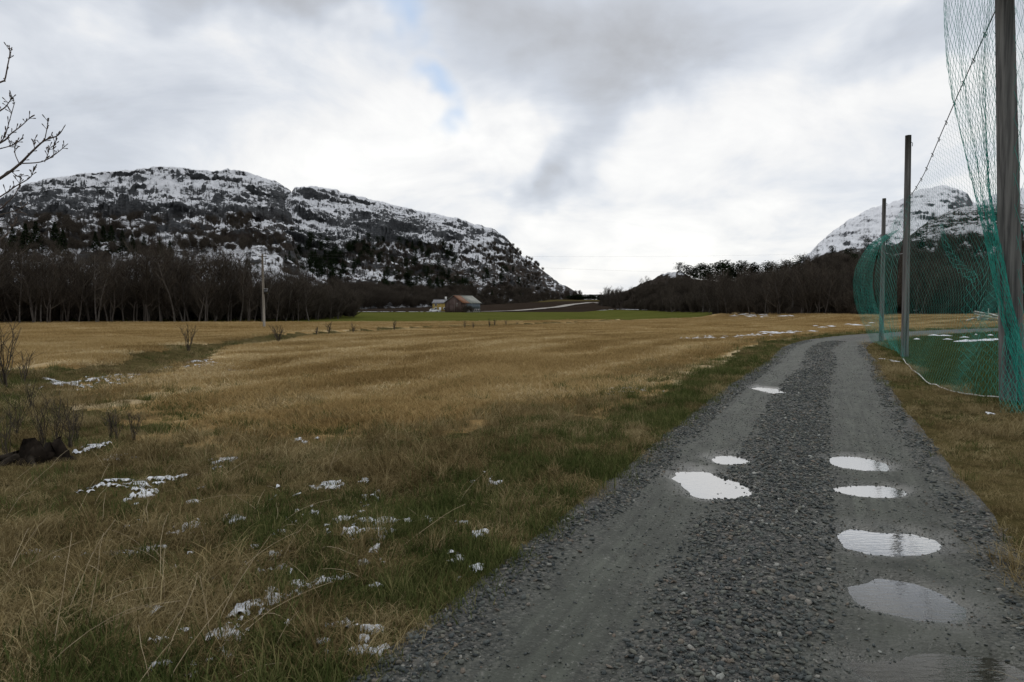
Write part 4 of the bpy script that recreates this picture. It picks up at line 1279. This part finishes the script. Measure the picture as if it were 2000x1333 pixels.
def barn_bush():
    x, y = (911 - 1000) / F0 * 266, 266.0
    for j, (dx, k) in enumerate(((0.0, 0.85), (1.9, 0.7))):
        put_tree('bush', BUSH[j], (x + dx, y + 0.6 * j, gz(x + dx, y) - 0.1), (k * 1.3, k * 1.3, k), 1.0 + j, ['dense dark bush against the barn corner', 'lower dark bush below the blue barn side'][j], 'bush', 'bushes by the barn')
barn_bush()
def house():
    d0 = 300.0
    x0 = (845 - 1000) / F0 * d0
    e = empty('house', (x0, d0, gz(x0, d0)), 'yellow wooden house with grey roof half hidden by the barn', 'house', rz=math.radians(-8))
    W, D, he, hr = 8.0, 6.5, 3.9, 5.4
    for nm, c, s in (('front_wall', (W / 2, 0.1, he / 2 + 0.05), (W, 0.2, he - 0.1)), ('back_wall', (W / 2, D - 0.1, he / 2 + 0.05), (W, 0.2, he - 0.1))):
        MB().box(c, s).build(nm, M['yellow'], e)
    for x in (0.0, W - 0.2):
        slab(MB(), [(x, 0.2, 0.1), (x, D - 0.2, 0.1), (x, D - 0.2, he), (x, D / 2, hr - 0.1), (x, 0.2, he)], (0.2, 0, 0)).build('gable_wall', M['yellow'], e)
    roof = MB().box((W / 2, D / 2, hr + 0.12), (W + 0.5, 0.3, 0.1)).build('roof', M['slate'], e)
    for sgn in (-1, 1):
        y1 = D / 2 + sgn * (D / 2 + 0.4); z1 = he - 0.15
        slab(MB(), [(-0.3, D / 2, hr), (W + 0.3, D / 2, hr), (W + 0.3, y1, z1), (-0.3, y1, z1)], (0, 0, 0.12)).build('roof_slope', M['slate'], roof)
    MB().box((5.2, D / 2, hr + 0.6), (0.7, 0.7, 1.4)).build('chimney', M['white'], roof)
    for x, z in ((1.5, 1.5), (1.5, 3.1), (5.4, 1.5), (6.6, 3.1)):
        f = MB().box((x, -0.02, z), (1.0, 0.10, 1.1)).build('window', M['white'], e)
        MB().box((x, -0.06, z), (0.72, 0.08, 0.86)).build('pane', M['dark'], f)
    MB().box((3.4, -0.02, 1.05), (0.95, 0.10, 2.0)).build('door', M['white'], e)
    MB().box((W / 2, D / 2, 0.04), (W + 0.1, D + 0.1, 0.3)).build('foundation', M['plaster'], e)
house()
def car():
    d0 = 286.0
    x0 = (848.5 - 1000) / F0 * d0
    e = empty('car', (x0, d0, gz(x0, d0)), 'white car parked in front of the yellow house', 'car', rz=math.radians(12))
    L, Wd = 4.2, 1.7
    prof = [(-2.1, 0.32), (2.1, 0.32), (2.12, 0.62), (2.0, 0.82), (1.05, 0.95), (-1.95, 0.95), (-2.12, 0.8)]
    slab(MB(), [(p[0], -Wd / 2, p[1]) for p in prof], (0, Wd, 0)).build('body', M['car_white'], e)
    cab = [(0.95, 0.955), (0.25, 1.42), (-1.45, 1.42), (-1.9, 0.955)]
    slab(MB(), [(p[0], -Wd / 2 + 0.08, p[1]) for p in cab], (0, Wd - 0.16, 0)).build('cabin', M['car_white'], e)
    for y in (-Wd / 2 + 0.06, Wd / 2 - 0.09):
        for q in ([(0.72, 1.0), (0.22, 1.34), (-0.5, 1.34), (-0.5, 1.0)], [(-0.58, 1.0), (-0.58, 1.34), (-1.35, 1.34), (-1.62, 1.0)]):
            slab(MB(), [(p[0], y, p[1]) for p in q], (0, 0.03, 0)).build('side_window', M['dark'], e)
    for x in (-1.3, 1.3):
        for y in (-Wd / 2 - 0.01, Wd / 2 - 0.19):
            th = np.linspace(0, 2 * math.pi, 14, endpoint=False)
            o = slab(MB(), [(x + 0.31 * math.cos(a), y, 0.31 + 0.31 * math.sin(a)) for a in th], (0, 0.2, 0)).build('wheel', M['rubber'], e)
            slab(MB(), [(x + 0.19 * math.cos(a), y - 0.01, 0.31 + 0.19 * math.sin(a)) for a in th], (0, 0.22, 0)).build('rim', M['steel'], o)
    for y in (-0.6, 0.6):
        MB().box((2.1, y, 0.7), (0.08, 0.35, 0.14)).build('headlight', M['white'], e)
car()
def farm_road():
    P = [at(px, py, d) for px, py, d in ((938, 602, 300), (1000, 600.5, 320), (1060, 598.5, 360), (1110, 594.5, 420), (1140, 591, 480), (1162, 590, 520), (1190, 594, 430), (1215, 597, 390))]
    C = catmull(np.array(P)[:, :2], 8)
    tx = np.gradient(C[:, 0]); ty = np.gradient(C[:, 1]); l = np.hypot(tx, ty)
    W_ = 3.2
    A = C + np.stack([-ty / l, tx / l], -1) * W_; B = C - np.stack([-ty / l, tx / l], -1) * W_
    z = np.maximum(land_z(A[:, 0], A[:, 1]), land_z(B[:, 0], B[:, 1])) + 0.25
    V = np.vstack([np.column_stack([A, z]), np.column_stack([B, z])])
    k = len(C)
    b = MB().add(V, [[i, i + k, i + k + 1, i + 1] for i in range(k - 1)])
    o = b.build('farm_road', plain('pale_gravel', (0.20, 0.18, 0.16), (0.30, 0.28, 0.25), 0.4))
    tag(o, 'pale farm road crossing the dark ploughed field', 'road', kind='structure')
farm_road()

# ------------------------------------------------------------------ shrubs, weeds, near tree
def small_shrub(kind, px, py, hpx, seed, stems, spread, label, cat='shrub', group=None, thick=1.0, mat='twig'):
    p = on_ground(px, py)
    x, y = float(p[0]), float(p[1]); z = gz(x, y)
    h = hpx / F0 * y
    r = random.Random(seed)
    st, tw = MB(), MB()
    for s in range(stems):
        a = r.random() * 6.28
        l = spread * (0.3 + 0.7 * r.random())
        hh = h * (0.6 + 0.4 * r.random())
        q = [np.array([0.03 * math.cos(a), 0.03 * math.sin(a), -0.08])]
        for k in range(1, 6):
            f = k / 5
            q.append(np.array([math.cos(a) * l * h * f ** 1.2 + r.gauss(0, 0.02 * h), math.sin(a) * l * h * f ** 1.2 + r.gauss(0, 0.02 * h), hh * f]))
        q = np.array(q)
        st.tube(q, np.linspace(0.011, 0.004, 6) * thick * (0.7 + 0.6 * r.random()), 4, rnd=r.random())
        for _ in range(5 if hpx > 25 else 3):
            g = r.randint(2, 4); b_ = q[g]
            d = np.array([r.gauss(0, 0.5), r.gauss(0, 0.5), 0.7 + 0.4 * r.random()]) * h * 0.22
            tw.tube(np.array([b_, b_ + d * 0.5 + np.array([0, 0, 0.01]), b_ + d]), np.array([0.005, 0.004, 0.003]) * thick, 3, rnd=r.random())
    e = empty(kind, (x, y, z), label, cat, group)
    st.build('stem', M[mat], e, rnd=True); tw.build('twigs', M[mat], e, rnd=True)
    return e
small_shrub('shrub', 369, 676, 56, 1, 8, 0.30, 'slender leafless sapling on the ditch bank nearer the utility pole', thick=1.3)
small_shrub('shrub', 543, 668, 36, 2, 14, 0.55, 'spreading leafless bush on the ditch bank beside the utility pole', thick=1.3)
for i, (px, py, h) in enumerate(((618, 658, 22), (642, 656, 30), (690, 652, 22), (770, 646, 22), (908, 640, 16), (924, 640, 14), (956, 638, 18), (966, 637, 14), (988, 634, 18), (1010, 633, 14))):
    small_shrub('weed_clump', px, py, h, 20 + i, 7, 0.25, 'thin leafless weed clump along the ditch between the fields', 'weed', 'weed clumps along the ditch', thick=1.5)
small_shrub('shrub', 12, 752, 150, 3, 11, 0.24, 'tall leafless brown shrub at the near end of the ditch', thick=0.95)
small_shrub('shrub', 46, 735, 92, 4, 7, 0.25, 'short leafless brown shrub next to the tall ditch shrub', thick=0.9)
k = 0
for px, py, h, n in ((85, 870, 120, 5), (112, 862, 120, 6), (138, 868, 100, 6), (150, 850, 80, 5), (218, 850, 70, 4), (228, 852, 64, 3), (262, 856, 66, 4), (32, 850, 100, 4), (60, 790, 60, 4), (12, 870, 110, 4)):
    small_shrub('weed_stalk', px, py, h, 50 + k, n + 4, 0.30, 'dry dark weed stalks standing in dead grass near the stump', 'weed', 'dry weed stalks near the stump', thick=0.42, mat='twig'); k += 1

def long_stalks():
    r = random.Random(91)
    b = MB()
    for i in range(85):
        px = r.uniform(-40, 560) if i < 50 else r.uniform(-40, 1050); py = r.uniform(900, 1400) if i < 50 else r.uniform(860, 1330)
        p = on_ground(px, py)
        x, y = float(p[0]), float(p[1])
        t, _ = poly_side(np.array([x]), np.array([y]), ROADC)
        if t[0] > -2.0:
            continue
        z = gz(x, y)
        a = r.gauss(0.8, 1.2); L = r.uniform(0.2, 0.62); el = r.uniform(0.1, 1.25)
        P = [np.array([x, y, z])]
        for q in range(5):
            e = el - 0.10 * q
            P.append(P[-1] + np.array([math.cos(a) * math.cos(e), math.sin(a) * math.cos(e), math.sin(e)]) * L / 5)
            a += r.gauss(0, 0.12)
        b.tube(np.array(P), np.linspace(0.0024, 0.0011, 6), 3)
    o = b.build('dry_stalks', M['pale_stalk'])
    tag(o, 'long pale dead stalks leaning over the matted grass', 'grass', kind='stuff')
long_stalks()

M['stump_root'] = plain('stump_root', (0.012, 0.010, 0.008), (0.04, 0.033, 0.026), 9, 0.95, 0.03)
def stump():
    p = on_ground(62, 886)
    x, y = float(p[0]), float(p[1])
    e = empty('tree_stump', (x, y, gz(x, y) - 0.03), 'dark rotten stump with roots sunk in dead grass', 'stump')
    r = np.random.default_rng(5)
    nt, nh = 22, 8
    V = []
    for j in range(nh):
        f = j / (nh - 1) * 1.0
        for i in range(nt):
            a = i / nt * 2 * math.pi
            rad = 0.26 * (1 - 0.62 * f ** 1.3) * (1 + 0.35 * math.sin(3 * a + 0.6) * (1 - f) + 0.18 * math.sin(7 * a)) + r.normal(0, 0.026)
            V.append((rad * math.cos(a) * 1.35 + 0.16 * f, rad * math.sin(a), -0.06 + 0.27 * f + r.normal(0, 0.022) + 0.05 * math.sin(2 * a) * f + 0.05 * r.random() * (f > 0.8)))
    V.append((0.16, 0, 0.16))
    Q = [[j * nt + i, j * nt + (i + 1) % nt, (j + 1) * nt + (i + 1) % nt, (j + 1) * nt + i] for j in range(nh - 1) for i in range(nt)]
    T = [[(nh - 1) * nt + i, (nh - 1) * nt + (i + 1) % nt, nh * nt] for i in range(nt)]
    MB().add(V, Q, T).build('stump_body', plain('rotten_wood', (0.007, 0.006, 0.005), (0.024, 0.019, 0.015), 9, 0.95, 0.03, stretch=(1, 1, 0.3), bumpk=0.9, dist=0.03), e)
    for a, L in ((3.0, 0.55), (3.5, 0.40), (0.2, 0.35), (4.4, 0.35), (5.3, 0.4)):
        P = np.array([[0.16 * math.cos(a), 0.16 * math.sin(a), 0.12], [0.3 * math.cos(a), 0.3 * math.sin(a), 0.09], [(0.2 + L * 0.6) * math.cos(a + .1), (0.2 + L * 0.6) * math.sin(a + .1), 0.04], [(0.2 + L) * math.cos(a), (0.2 + L) * math.sin(a), -0.03]])
        MB().tube(P, [0.05, 0.038, 0.028, 0.012], 6).build('root', M['stump_root'], e)
stump()

def near_tree():
    d = 7.0
    root = on_ground(-210, 0 + HOR + EYE * F0 / d)
    bx = float(root[0])
    e = empty('young_tree', (bx, d, gz(bx, d)), 'leafless young tree with budded branches beside the ditch end', 'tree')
    o = np.array([bx, d, gz(bx, d)])
    tp = [at(-212, 925, d), at(-205, 600, d), at(-196, 350, d), at(-186, 100, d + .1), at(-182, -140, d + .2)]
    MB().tube(catmull(np.array(tp), 4) - o, np.linspace(0.07, 0.02, 17), 8).build('trunk', M['bark_grey'], e, smooth=True)
    lines = [
        ([(-192, 240), (-90, 195), (0, 161), (9, 157), (15, 128), (19, 107), (18, 91)], 0.012, 0.2),
        ([(-196, 330), (-80, 262), (0, 217), (16, 202), (24, 189)], 0.010, -0.2),
        ([(-196, 380), (-90, 318), (0, 280), (21, 262), (42, 246), (62, 227)], 0.012, 0.1),
        ([(-20, 290), (0, 278), (10, 265), (18, 238), (29, 199)], 0.006, 0.0),
        ([(-60, 305), (0, 291), (26, 283), (46, 270)], 0.007, -0.1),
        ([(-200, 470), (-90, 402), (0, 349), (37, 322), (63, 296), (87, 275), (113, 265), (128, 244)], 0.019, 0.0),
        ([(39, 320), (79, 317), (105, 304), (133, 281)], 0.007, 0.05),
        ([(87, 275), (91, 255), (94, 236)], 0.005, 0.0),
        ([(68, 291), (64, 276)], 0.004, 0.0), ([(37, 319), (30, 303), (29, 291), (31, 282)], 0.005, 0.0),
        ([(-200, 520), (-90, 440), (0, 385), (31, 364), (60, 346), (66, 325)], 0.010, -0.1),
        ([(0, 349), (18, 334), (34, 345), (44, 342)], 0.005, 0.0), ([(87, 317), (94, 300), (97, 287)], 0.004, 0.0),
        ([(-200, 560), (-80, 470), (10, 400), (34, 372), (40, 350)], 0.009, 0.1), ([(0, 420), (30, 412), (52, 400)], 0.005, 0.0),
        ([(-200, 600), (-70, 520), (0, 470), (26, 440), (34, 420)], 0.008, 0.1), ([(105, 304), (104, 290), (108, 280)], 0.0035, 0.0)]
    r = random.Random(3)
    def q(P, f):
        i = min(int(f * (len(P) - 1)), len(P) - 2)
        w_ = f * (len(P) - 1) - i
        return P[i] * (1 - w_) + P[i + 1] * w_, P[i + 1] - P[i]
    for pts, rad, dz in lines:
        n = len(pts)
        P = np.array([at(px, py, d + dz * i / n) for i, (px, py) in enumerate(pts)]) - o
        C = catmull(P, 4)
        b = MB()
        b.tube(C, np.linspace(rad, 0.0032, len(C)), 5)
        for _ in range(int(4 + n * 2.2)):                       # side spurs with buds
            c, t_ = q(C, r.uniform(0.35, 1.0))
            t_ = t_ / np.linalg.norm(t_)
            dv = t_ * 0.6 + np.array([r.gauss(0, 0.5), r.gauss(0, 0.5), r.gauss(0.35, 0.4)])
            dv = dv / np.linalg.norm(dv) * r.uniform(0.015, 0.09)
            b.tube(np.array([c, c + dv * 0.5, c + dv * 0.8, c + dv * 1.0, c + dv * 1.08]), [0.003, 0.0026, 0.005, 0.005, 0.001], 5)
        b.build('branch', M['near_twig'], e)
near_tree()

# ------------------------------------------------------------------ utility pole and wires
def utility_pole():
    p = on_ground(516, 638)
    x, y = float(p[0]), float(p[1]); z = gz(x, y)
    h = (HOR - 497) / F0 * y + EYE - z
    e = empty('utility_pole', (x, y, z), 'slim wooden utility pole standing in the stubble before the woods', 'utility pole')
    MB().tube(np.array([[0, 0, -0.3], [-0.02, 0, h * 0.5], [-0.05, 0, h]]), [0.115, 0.10, 0.075], 10, cap=True).build('pole', M['pole_pale'], e, smooth=True)
    b = MB().box((0.20, -0.02, h * 0.49), (0.24, 0.26, 0.42)); b.build('transformer_box', M['dark'], e)
    MB().box((0.20, -0.02, h * 0.49 + 0.24), (0.30, 0.30, 0.05)).build('box_lid', M['steel'], e)
    MB().box((-0.05, 0, h - 0.22), (0.7, 0.07, 0.08)).build('crossarm', M['pole_wood'], e)
    for q in (-0.36, 0.26):
        MB().tube(np.array([[q, 0, h - 0.17], [q, 0, h - 0.10], [q, 0, h - 0.02]]), [0.02, 0.04, 0.03], 6, cap=True).build('insulator', M['white'], e)
    top = np.array([x, y, z + h])
    for j, (q, yr, yl) in enumerate(((-0.36, 494, 480), (0.26, 533, 500))):
        a = top + np.array([q, 0, 0])
        w1 = at(1640, yr, 150.0); w0 = at(-260, yl, 60.0)
        for end in (w1, w0):
            f = np.linspace(0, 1, 24)[:, None]
            P = a * (1 - f) + end * f
            P[:, 2] -= (4 * f * (1 - f) * (0.5 + 0.25 * j))[:, 0]
            o = MB().tube(P, 0.0045, 4).build('power_line', M['wire'])
            tag(o, ('upper' if j == 0 else 'lower') + ' thin power line from the utility pole ' + ('across the valley' if end is w1 else 'towards the young tree'), 'wire')
utility_pole()

# ------------------------------------------------------------------ poles and ball-stop net
NP = [on_ground(1977, 792), on_ground(1767, 696), on_ground(1721, 668)]
def net_pole(i, tp, r0, r1, label):
    x, y = float(NP[i][0]), float(NP[i][1]); z = gz(x, y)
    e = empty('net_pole', (x, y, z), label, 'pole', 'poles carrying the net')
    T = tp - np.array([x, y, z]); f = np.linspace(0, 1, 7)[:, None]
    P = np.vstack([T * -0.04, T * f])
    MB().tube(P, np.concatenate([[r0 * 1.03], np.linspace(r0, r1, 7)]), 18, cap=True).build('post', M['pole_wood'], e, smooth=True)
    MB().tube(np.array([T + [r1, 0, -0.22], T + [r1 + 0.06, 0, -0.25], T + [r1 + 0.05, 0, -0.36]]), 0.012, 5).build('hook', M['steel'], e)
    return e
net_pole(0, at(1961, -60, float(NP[0][1])), 0.185, 0.130, 'thick grey wooden net pole wrapped in bunched green netting')
net_pole(1, at(1774, 265, float(NP[1][1])), 0.120, 0.095, 'grey wooden net pole rising bare above the net wire')
net_pole(2, at(1727, 388, float(NP[2][1])), 0.110, 0.085, 'farthest grey wooden net pole where the track bends')

def net_mesh(G, rad, b=None):
    """twine of a diamond net over a grid of points"""
    b = b or MB()
    nr, nc = G.shape[:2]
    A = G[:-1, :-1].reshape(-1, 3); B = G[1:, 1:].reshape(-1, 3)
    C = G[:-1, 1:].reshape(-1, 3); D = G[1:, :-1].reshape(-1, 3)
    i, j = np.meshgrid(np.arange(nr - 1), np.arange(nc - 1), indexing='ij')
    par = ((i + j) % 2 == 0).ravel()
    S = np.vstack([A[par], C[~par]]); E = np.vstack([B[par], D[~par]])
    T = E - S; l = np.linalg.norm(T, axis=1, keepdims=True) + 1e-9; T = T / l
    up = np.where(np.abs(T[:, 2:3]) < 0.9, np.array([[0, 0, 1.0]]), np.array([[1.0, 0, 0]]))
    U = np.cross(T, up); U /= np.linalg.norm(U, axis=1, keepdims=True) + 1e-9
    W_ = np.cross(T, U)
    n = len(S)
    V = np.zeros((n, 6, 3))
    for k in range(3):
        a = k * 2 * math.pi / 3
        o = (U * math.cos(a) + W_ * math.sin(a)) * rad
        V[:, k] = S + o; V[:, 3 + k] = E + o
    base = (np.arange(n) * 6)[:, None]
    Q = np.concatenate([base + np.array([[k, (k + 1) % 3, 3 + (k + 1) % 3, 3 + k]]) for k in range(3)])
    return b.add(V.reshape(-1, 3), Q)
def sheet(L, Rr, nr, nc, fold=0.1, nf=4, seed=0, shape=None):
    """ruled sheet between two 3-D edge curves, with folds across it"""
    L = catmull(np.asarray(L), 12); Rr = catmull(np.asarray(Rr), 12)
    def samp(C):
        s = np.linspace(0, len(C) - 1, nr)
        return np.stack([np.interp(s, np.arange(len(C)), C[:, k]) for k in range(3)], -1)
    a, c = samp(L), samp(Rr)
    f = np.linspace(0, 1, nc)
    v = np.linspace(0, 1, nr)
    G = a[:, None] * (1 - f)[None, :, None] + c[:, None] * f[None, :, None]
    r = np.random.default_rng(seed)
    w_ = np.linalg.norm(c - a, axis=1)
    ph = r.random(3) * 6
    for k in range(3):
        q = np.sin(f[None] * nf * (k + 1) * 2.2 + ph[k] + v[:, None] * (2.0 + k) + 0.8 * np.sin(v[:, None] * 5 + k)) / (k + 1)
        G[..., 1] += fold * q * (0.25 + 0.75 * np.sin(f * math.pi))[None]
        G[..., 0] += fold * 0.5 * q * np.sin(f * math.pi)[None]
    G += r.normal(0, 0.006, G.shape)
    return G
def net():
    p1, p2, p3 = [np.array([float(q[0]), float(q[1]), gz(float(q[0]), float(q[1]))]) for q in NP]
    e = empty('ball_net', tuple(p1), 'torn green ball-stop net sagging and billowing between the wooden poles', 'net')
    o = p1.copy()
    # the wire it hangs from
    s_ = np.array([0, .072, .365, .542, .751, .888, 1.0]); zz = np.array([7.5, 7.25, 6.59, 6.15, 5.61, 5.45, 5.40])
    s = np.linspace(0, 1, 40)
    wire = np.stack([p1[0] + (p2[0] - p1[0]) * s - 0.15 * (1 - s), p1[1] + (p2[1] - p1[1]) * s, np.interp(s, s_, zz)], -1)
    MB().tube(wire - o, 0.011, 5).build('top_wire', M['wire'], e)
    for i in range(4, 38, 3):
        MB().tube(np.array([wire[i] + np.array([-0.03, 0, 0.04]), wire[i] + np.array([0.02, -.02, -0.02]), wire[i] + np.array([0.0, 0, -0.07])]) - o, 0.012, 5).build('clip', M['steel'], e)
    # bottom rope lying on the grass, pulled out towards the track
    rope_px = [(1962, 786), (1920, 779), (1870, 773), (1830, 757), (1800, 738), (1775, 718), (1764, 703)]
    rope = catmull(np.array([[*on_ground(px, py)[:2], 0] for px, py in rope_px]), 6)
    rope[:, 2] = land_z(rope[:, 0], rope[:, 1]) + 0.05
    MB().tube(rope - o, 0.012, 5).build('bottom_rope', M['rope_white'], e)
    # 1 the sheet between the first two poles
    nc, nr = 118, 56
    sA = np.linspace(0, 1, nc)
    top = np.stack([np.interp(sA, s, wire[:, k]) for k in range(3)], -1)
    fr = np.linspace(0, len(rope) - 1, nc)
    bot = np.stack([np.interp(fr, np.arange(len(rope)), rope[:, k]) for k in range(3)], -1)
    v = np.linspace(0, 1, nr)[:, None, None]
    G = top[None] * (1 - v) + bot[None] * v
    nrm = np.array([0.92, -0.39, 0])
    bul = (np.sin(v[..., 0] * math.pi) * 0.9 * np.sin(sA * math.pi)[None] + 0.05 * np.sin(sA * 17)[None] * v[..., 0])
    drag = (v[..., 0] ** 2.2)
    straight = np.stack([p1[0] + (p2[0] - p1[0]) * sA, p1[1] + (p2[1] - p1[1]) * sA], -1)
    G[..., :2] = straight[None] * (1 - drag)[..., None] + bot[None, :, :2] * drag[..., None]
    G[..., :2] += nrm[None, None, :2] * bul[..., None]
    net_mesh(G - o, 0.0017).build('net_panel', M['net'], e)
    # 2 the torn part blown out beside the first pole and bunched across it
    Lp = [(1834, -130, 12.9), (1838, 0, 12.9), (1843, 90, 12.8), (1858, 190, 12.5), (1880, 280, 12.2), (1897, 345, 12.0), (1912, 400, 11.8), (1928, 470, 11.6), (1945, 560, 11.4), (1962, 640, 11.3), (1983, 720, 11.2), (1998, 800, 11.0)]
    Rp = [(1985, -130, 12.3), (1962, 0, 12.3), (1950, 100, 12.2), (1946, 200, 12.1), (1944, 300, 11.9), (1945, 380, 11.8), (1956, 470, 11.5), (1972, 560, 11.35), (1990, 640, 11.25), (2006, 720, 11.1), (2020, 800, 10.9)]
    G = sheet([at(*p) for p in Lp], [at(*p) for p in Rp], 74, 46, 0.20, 4, 5)
    net_mesh(G - o, 0.0034).build('net_panel', M['net'], e)['label'] = 'torn upper netting bunched across the pole'
    # 3 slack drape hanging inside the span
    Lp = [(1912, 478, 13.6), (1893, 540, 13.6), (1878, 600, 13.4), (1872, 660, 13.2), (1872, 710, 13.0), (1879, 772, 12.9)]
    Rp = [(1965, 440, 13.4), (1968, 540, 13.3), (1966, 600, 13.1), (1964, 660, 12.9), (1962, 710, 12.7), (1957, 780, 12.5)]
    G = sheet([at(*p) for p in Lp], [at(*p) for p in Rp], 30, 12, 0.18, 3, 8)
    net_mesh(G - o, 0.0028).build('net_panel', M['net'], e)
    Lp = [(1835, 440, 15.5), (1842, 480, 15.3), (1858, 515, 15.0), (1880, 540, 14.6), (1905, 555, 14.2)]
    Rp = [(1840, 436, 15.5), (1852, 470, 15.3), (1870, 500, 15.0), (1890, 522, 14.6), (1910, 535, 14.2)]
    net_mesh(sheet([at(*p) for p in Lp], [at(*p) for p in Rp], 22, 6, 0.05, 3, 9) - o, 0.003).build('net_panel', M['net'], e)
    # 4 the billow between second and third pole
    Lp = [(1722, 462, 32.0), (1697, 480, 31.5), (1676, 515, 31.2), (1668, 550, 31.2), (1671, 590, 31.2), (1684, 630, 31.2), (1702, 668, 32.0)]
    Rp = [(1757, 448, 26.5), (1722, 480, 27.5), (1709, 520, 28.0), (1707, 560, 28.0), (1716, 600, 27.5), (1736, 650, 26.0), (1758, 690, 24.5)]
    net_mesh(sheet([at(*p) for p in Lp], [at(*p) for p in Rp], 40, 34, 0.25, 3, 10) - o, 0.0042).build('net_panel', M['net'], e)['label'] = 'billowing netting around the farthest pole'
    Lp = [(1722, 470, 29.0), (1711, 520, 28.6), (1708, 560, 28.6), (1720, 620, 28.0), (1738, 672, 27.0)]
    Rp = [(1779, 378, 22.5), (1766, 450, 23.2), (1752, 520, 23.8), (1752, 610, 23.8), (1764, 702, 22.9)]
    net_mesh(sheet([at(*p) for p in Lp], [at(*p) for p in Rp], 44, 26, 0.25, 4, 11) - o, 0.0040).build('net_panel', M['net'], e)
    # 5 the span towards the camera's right, slack at its foot
    Lp = [(1968, -150, 11.6), (1972, 100, 11.5), (1978, 350, 11.4), (1984, 600, 11.4), (1966, 720, 11.2), (1962, 800, 10.9), (1972, 890, 8.2)]
    Rp = [(2330, -420, 8.0), (2330, 0, 8.0), (2320, 350, 8.0), (2290, 600, 8.0), (2230, 740, 8.3), (2190, 800, 8.4), (2130, 900, 7.4)]
    net_mesh(sheet([at(*p) for p in Lp], [at(*p) for p in Rp], 52, 34, 0.15, 4, 12) - o, 0.0028).build('net_panel', M['net'], e)
    Lp = [(1958, 660, 11.2), (1956, 730, 11.1), (1953, 790, 10.9), (1962, 840, 9.3)]
    Rp = [(2010, 620, 11.0), (2012, 730, 10.7), (2015, 810, 10.2), (2030, 880, 8.4)]
    net_mesh(sheet([at(*p) for p in Lp], [at(*p) for p in Rp], 26, 20, 0.10, 5, 13) - o, 0.003).build('net_panel', M['net'], e)
net()

# ------------------------------------------------------------------ timber scrap and snow bank by the far bend
def scrap():
    c = on_ground(1925, 628)
    x0, y0 = float(c[0]), float(c[1]); y0 = min(y0, 70.0); x0 = 0.69 * y0
    e = empty('timber_pile', (x0, y0, gz(x0, y0)), 'heap of pale broken planks lying beyond the track bend', 'timber pile')
    r = random.Random(8)
    for i in range(11):
        a = r.uniform(-0.6, 0.6) + (math.pi if r.random() < 0.5 else 0); L = r.uniform(1.2, 2.8)
        dx, dy = math.cos(a) * L / 2, math.sin(a) * L / 2
        cx, cy, cz = r.uniform(-1.2, 1.2), r.uniform(-0.5, 0.5), 0.12 + 0.07 * i
        dz = r.uniform(-0.3, 0.3)
        MB().tube(np.array([[cx - dx, cy - dy, max(0.05, cz - dz)], [cx, cy, cz], [cx + dx, cy + dy, max(0.05, cz + dz)]]), 0.06, 4, cap=True).build('plank', M['rope_white'] if i % 2 else M['pole_pale'], e)
    MB().tube(np.array([[0.5, 0, 0], [0.5, 0, 0.7], [0.52, 0, 1.3]]), 0.05, 4, cap=True).build('post', M['rope_white'], e)
    # thin snow left along the edge of the lawn and by the barn
    b = MB()
    for (px, py, px2, py2, w_, n) in ((1872, 668, 2060, 660, 0.15, 40), (1830, 665, 1960, 655, 1.2, 12), (660, 604, 850, 607, 3.0, 46), (1440, 622, 1530, 627, 1.2, 22), (1600, 640, 1690, 634, 0.8, 9), (1360, 660, 1580, 645, 0.5, 40), (1180, 608, 1260, 612, 2.2, 24)):
        for i in range(n):
            f = (i + R.random()) / n
            p = on_ground(px + (px2 - px) * f, py + (py2 - py) * f)
            x, y = float(p[0]) + R.gauss(0, w_), float(p[1]) + R.gauss(0, w_)
            if y > 280:
                k_ = 270 / y; x *= k_; y *= k_
            th = np.linspace(0, 2 * math.pi, 9, endpoint=False)
            rx, ry = R.uniform(0.15, 0.7) * (0.4 + y / 110), R.uniform(0.06, 0.2) * (0.4 + y / 110)
            z = gz(x, y) + 0.06 + 0.0012 * y
            V = [(x, y, z + 0.03)] + [(x + rx * math.cos(a) * R.uniform(.6, 1.2), y + ry * math.sin(a) * R.uniform(.6, 1.2), z - 0.04) for a in th]
            b.add(V, T=[[0, 1 + j, 1 + (j + 1) % 9] for j in range(9)])
    tag(b.build('snow', M['snow']), 'thin strips of old snow along field and lawn edges', 'snow', kind='stuff')
scrap()
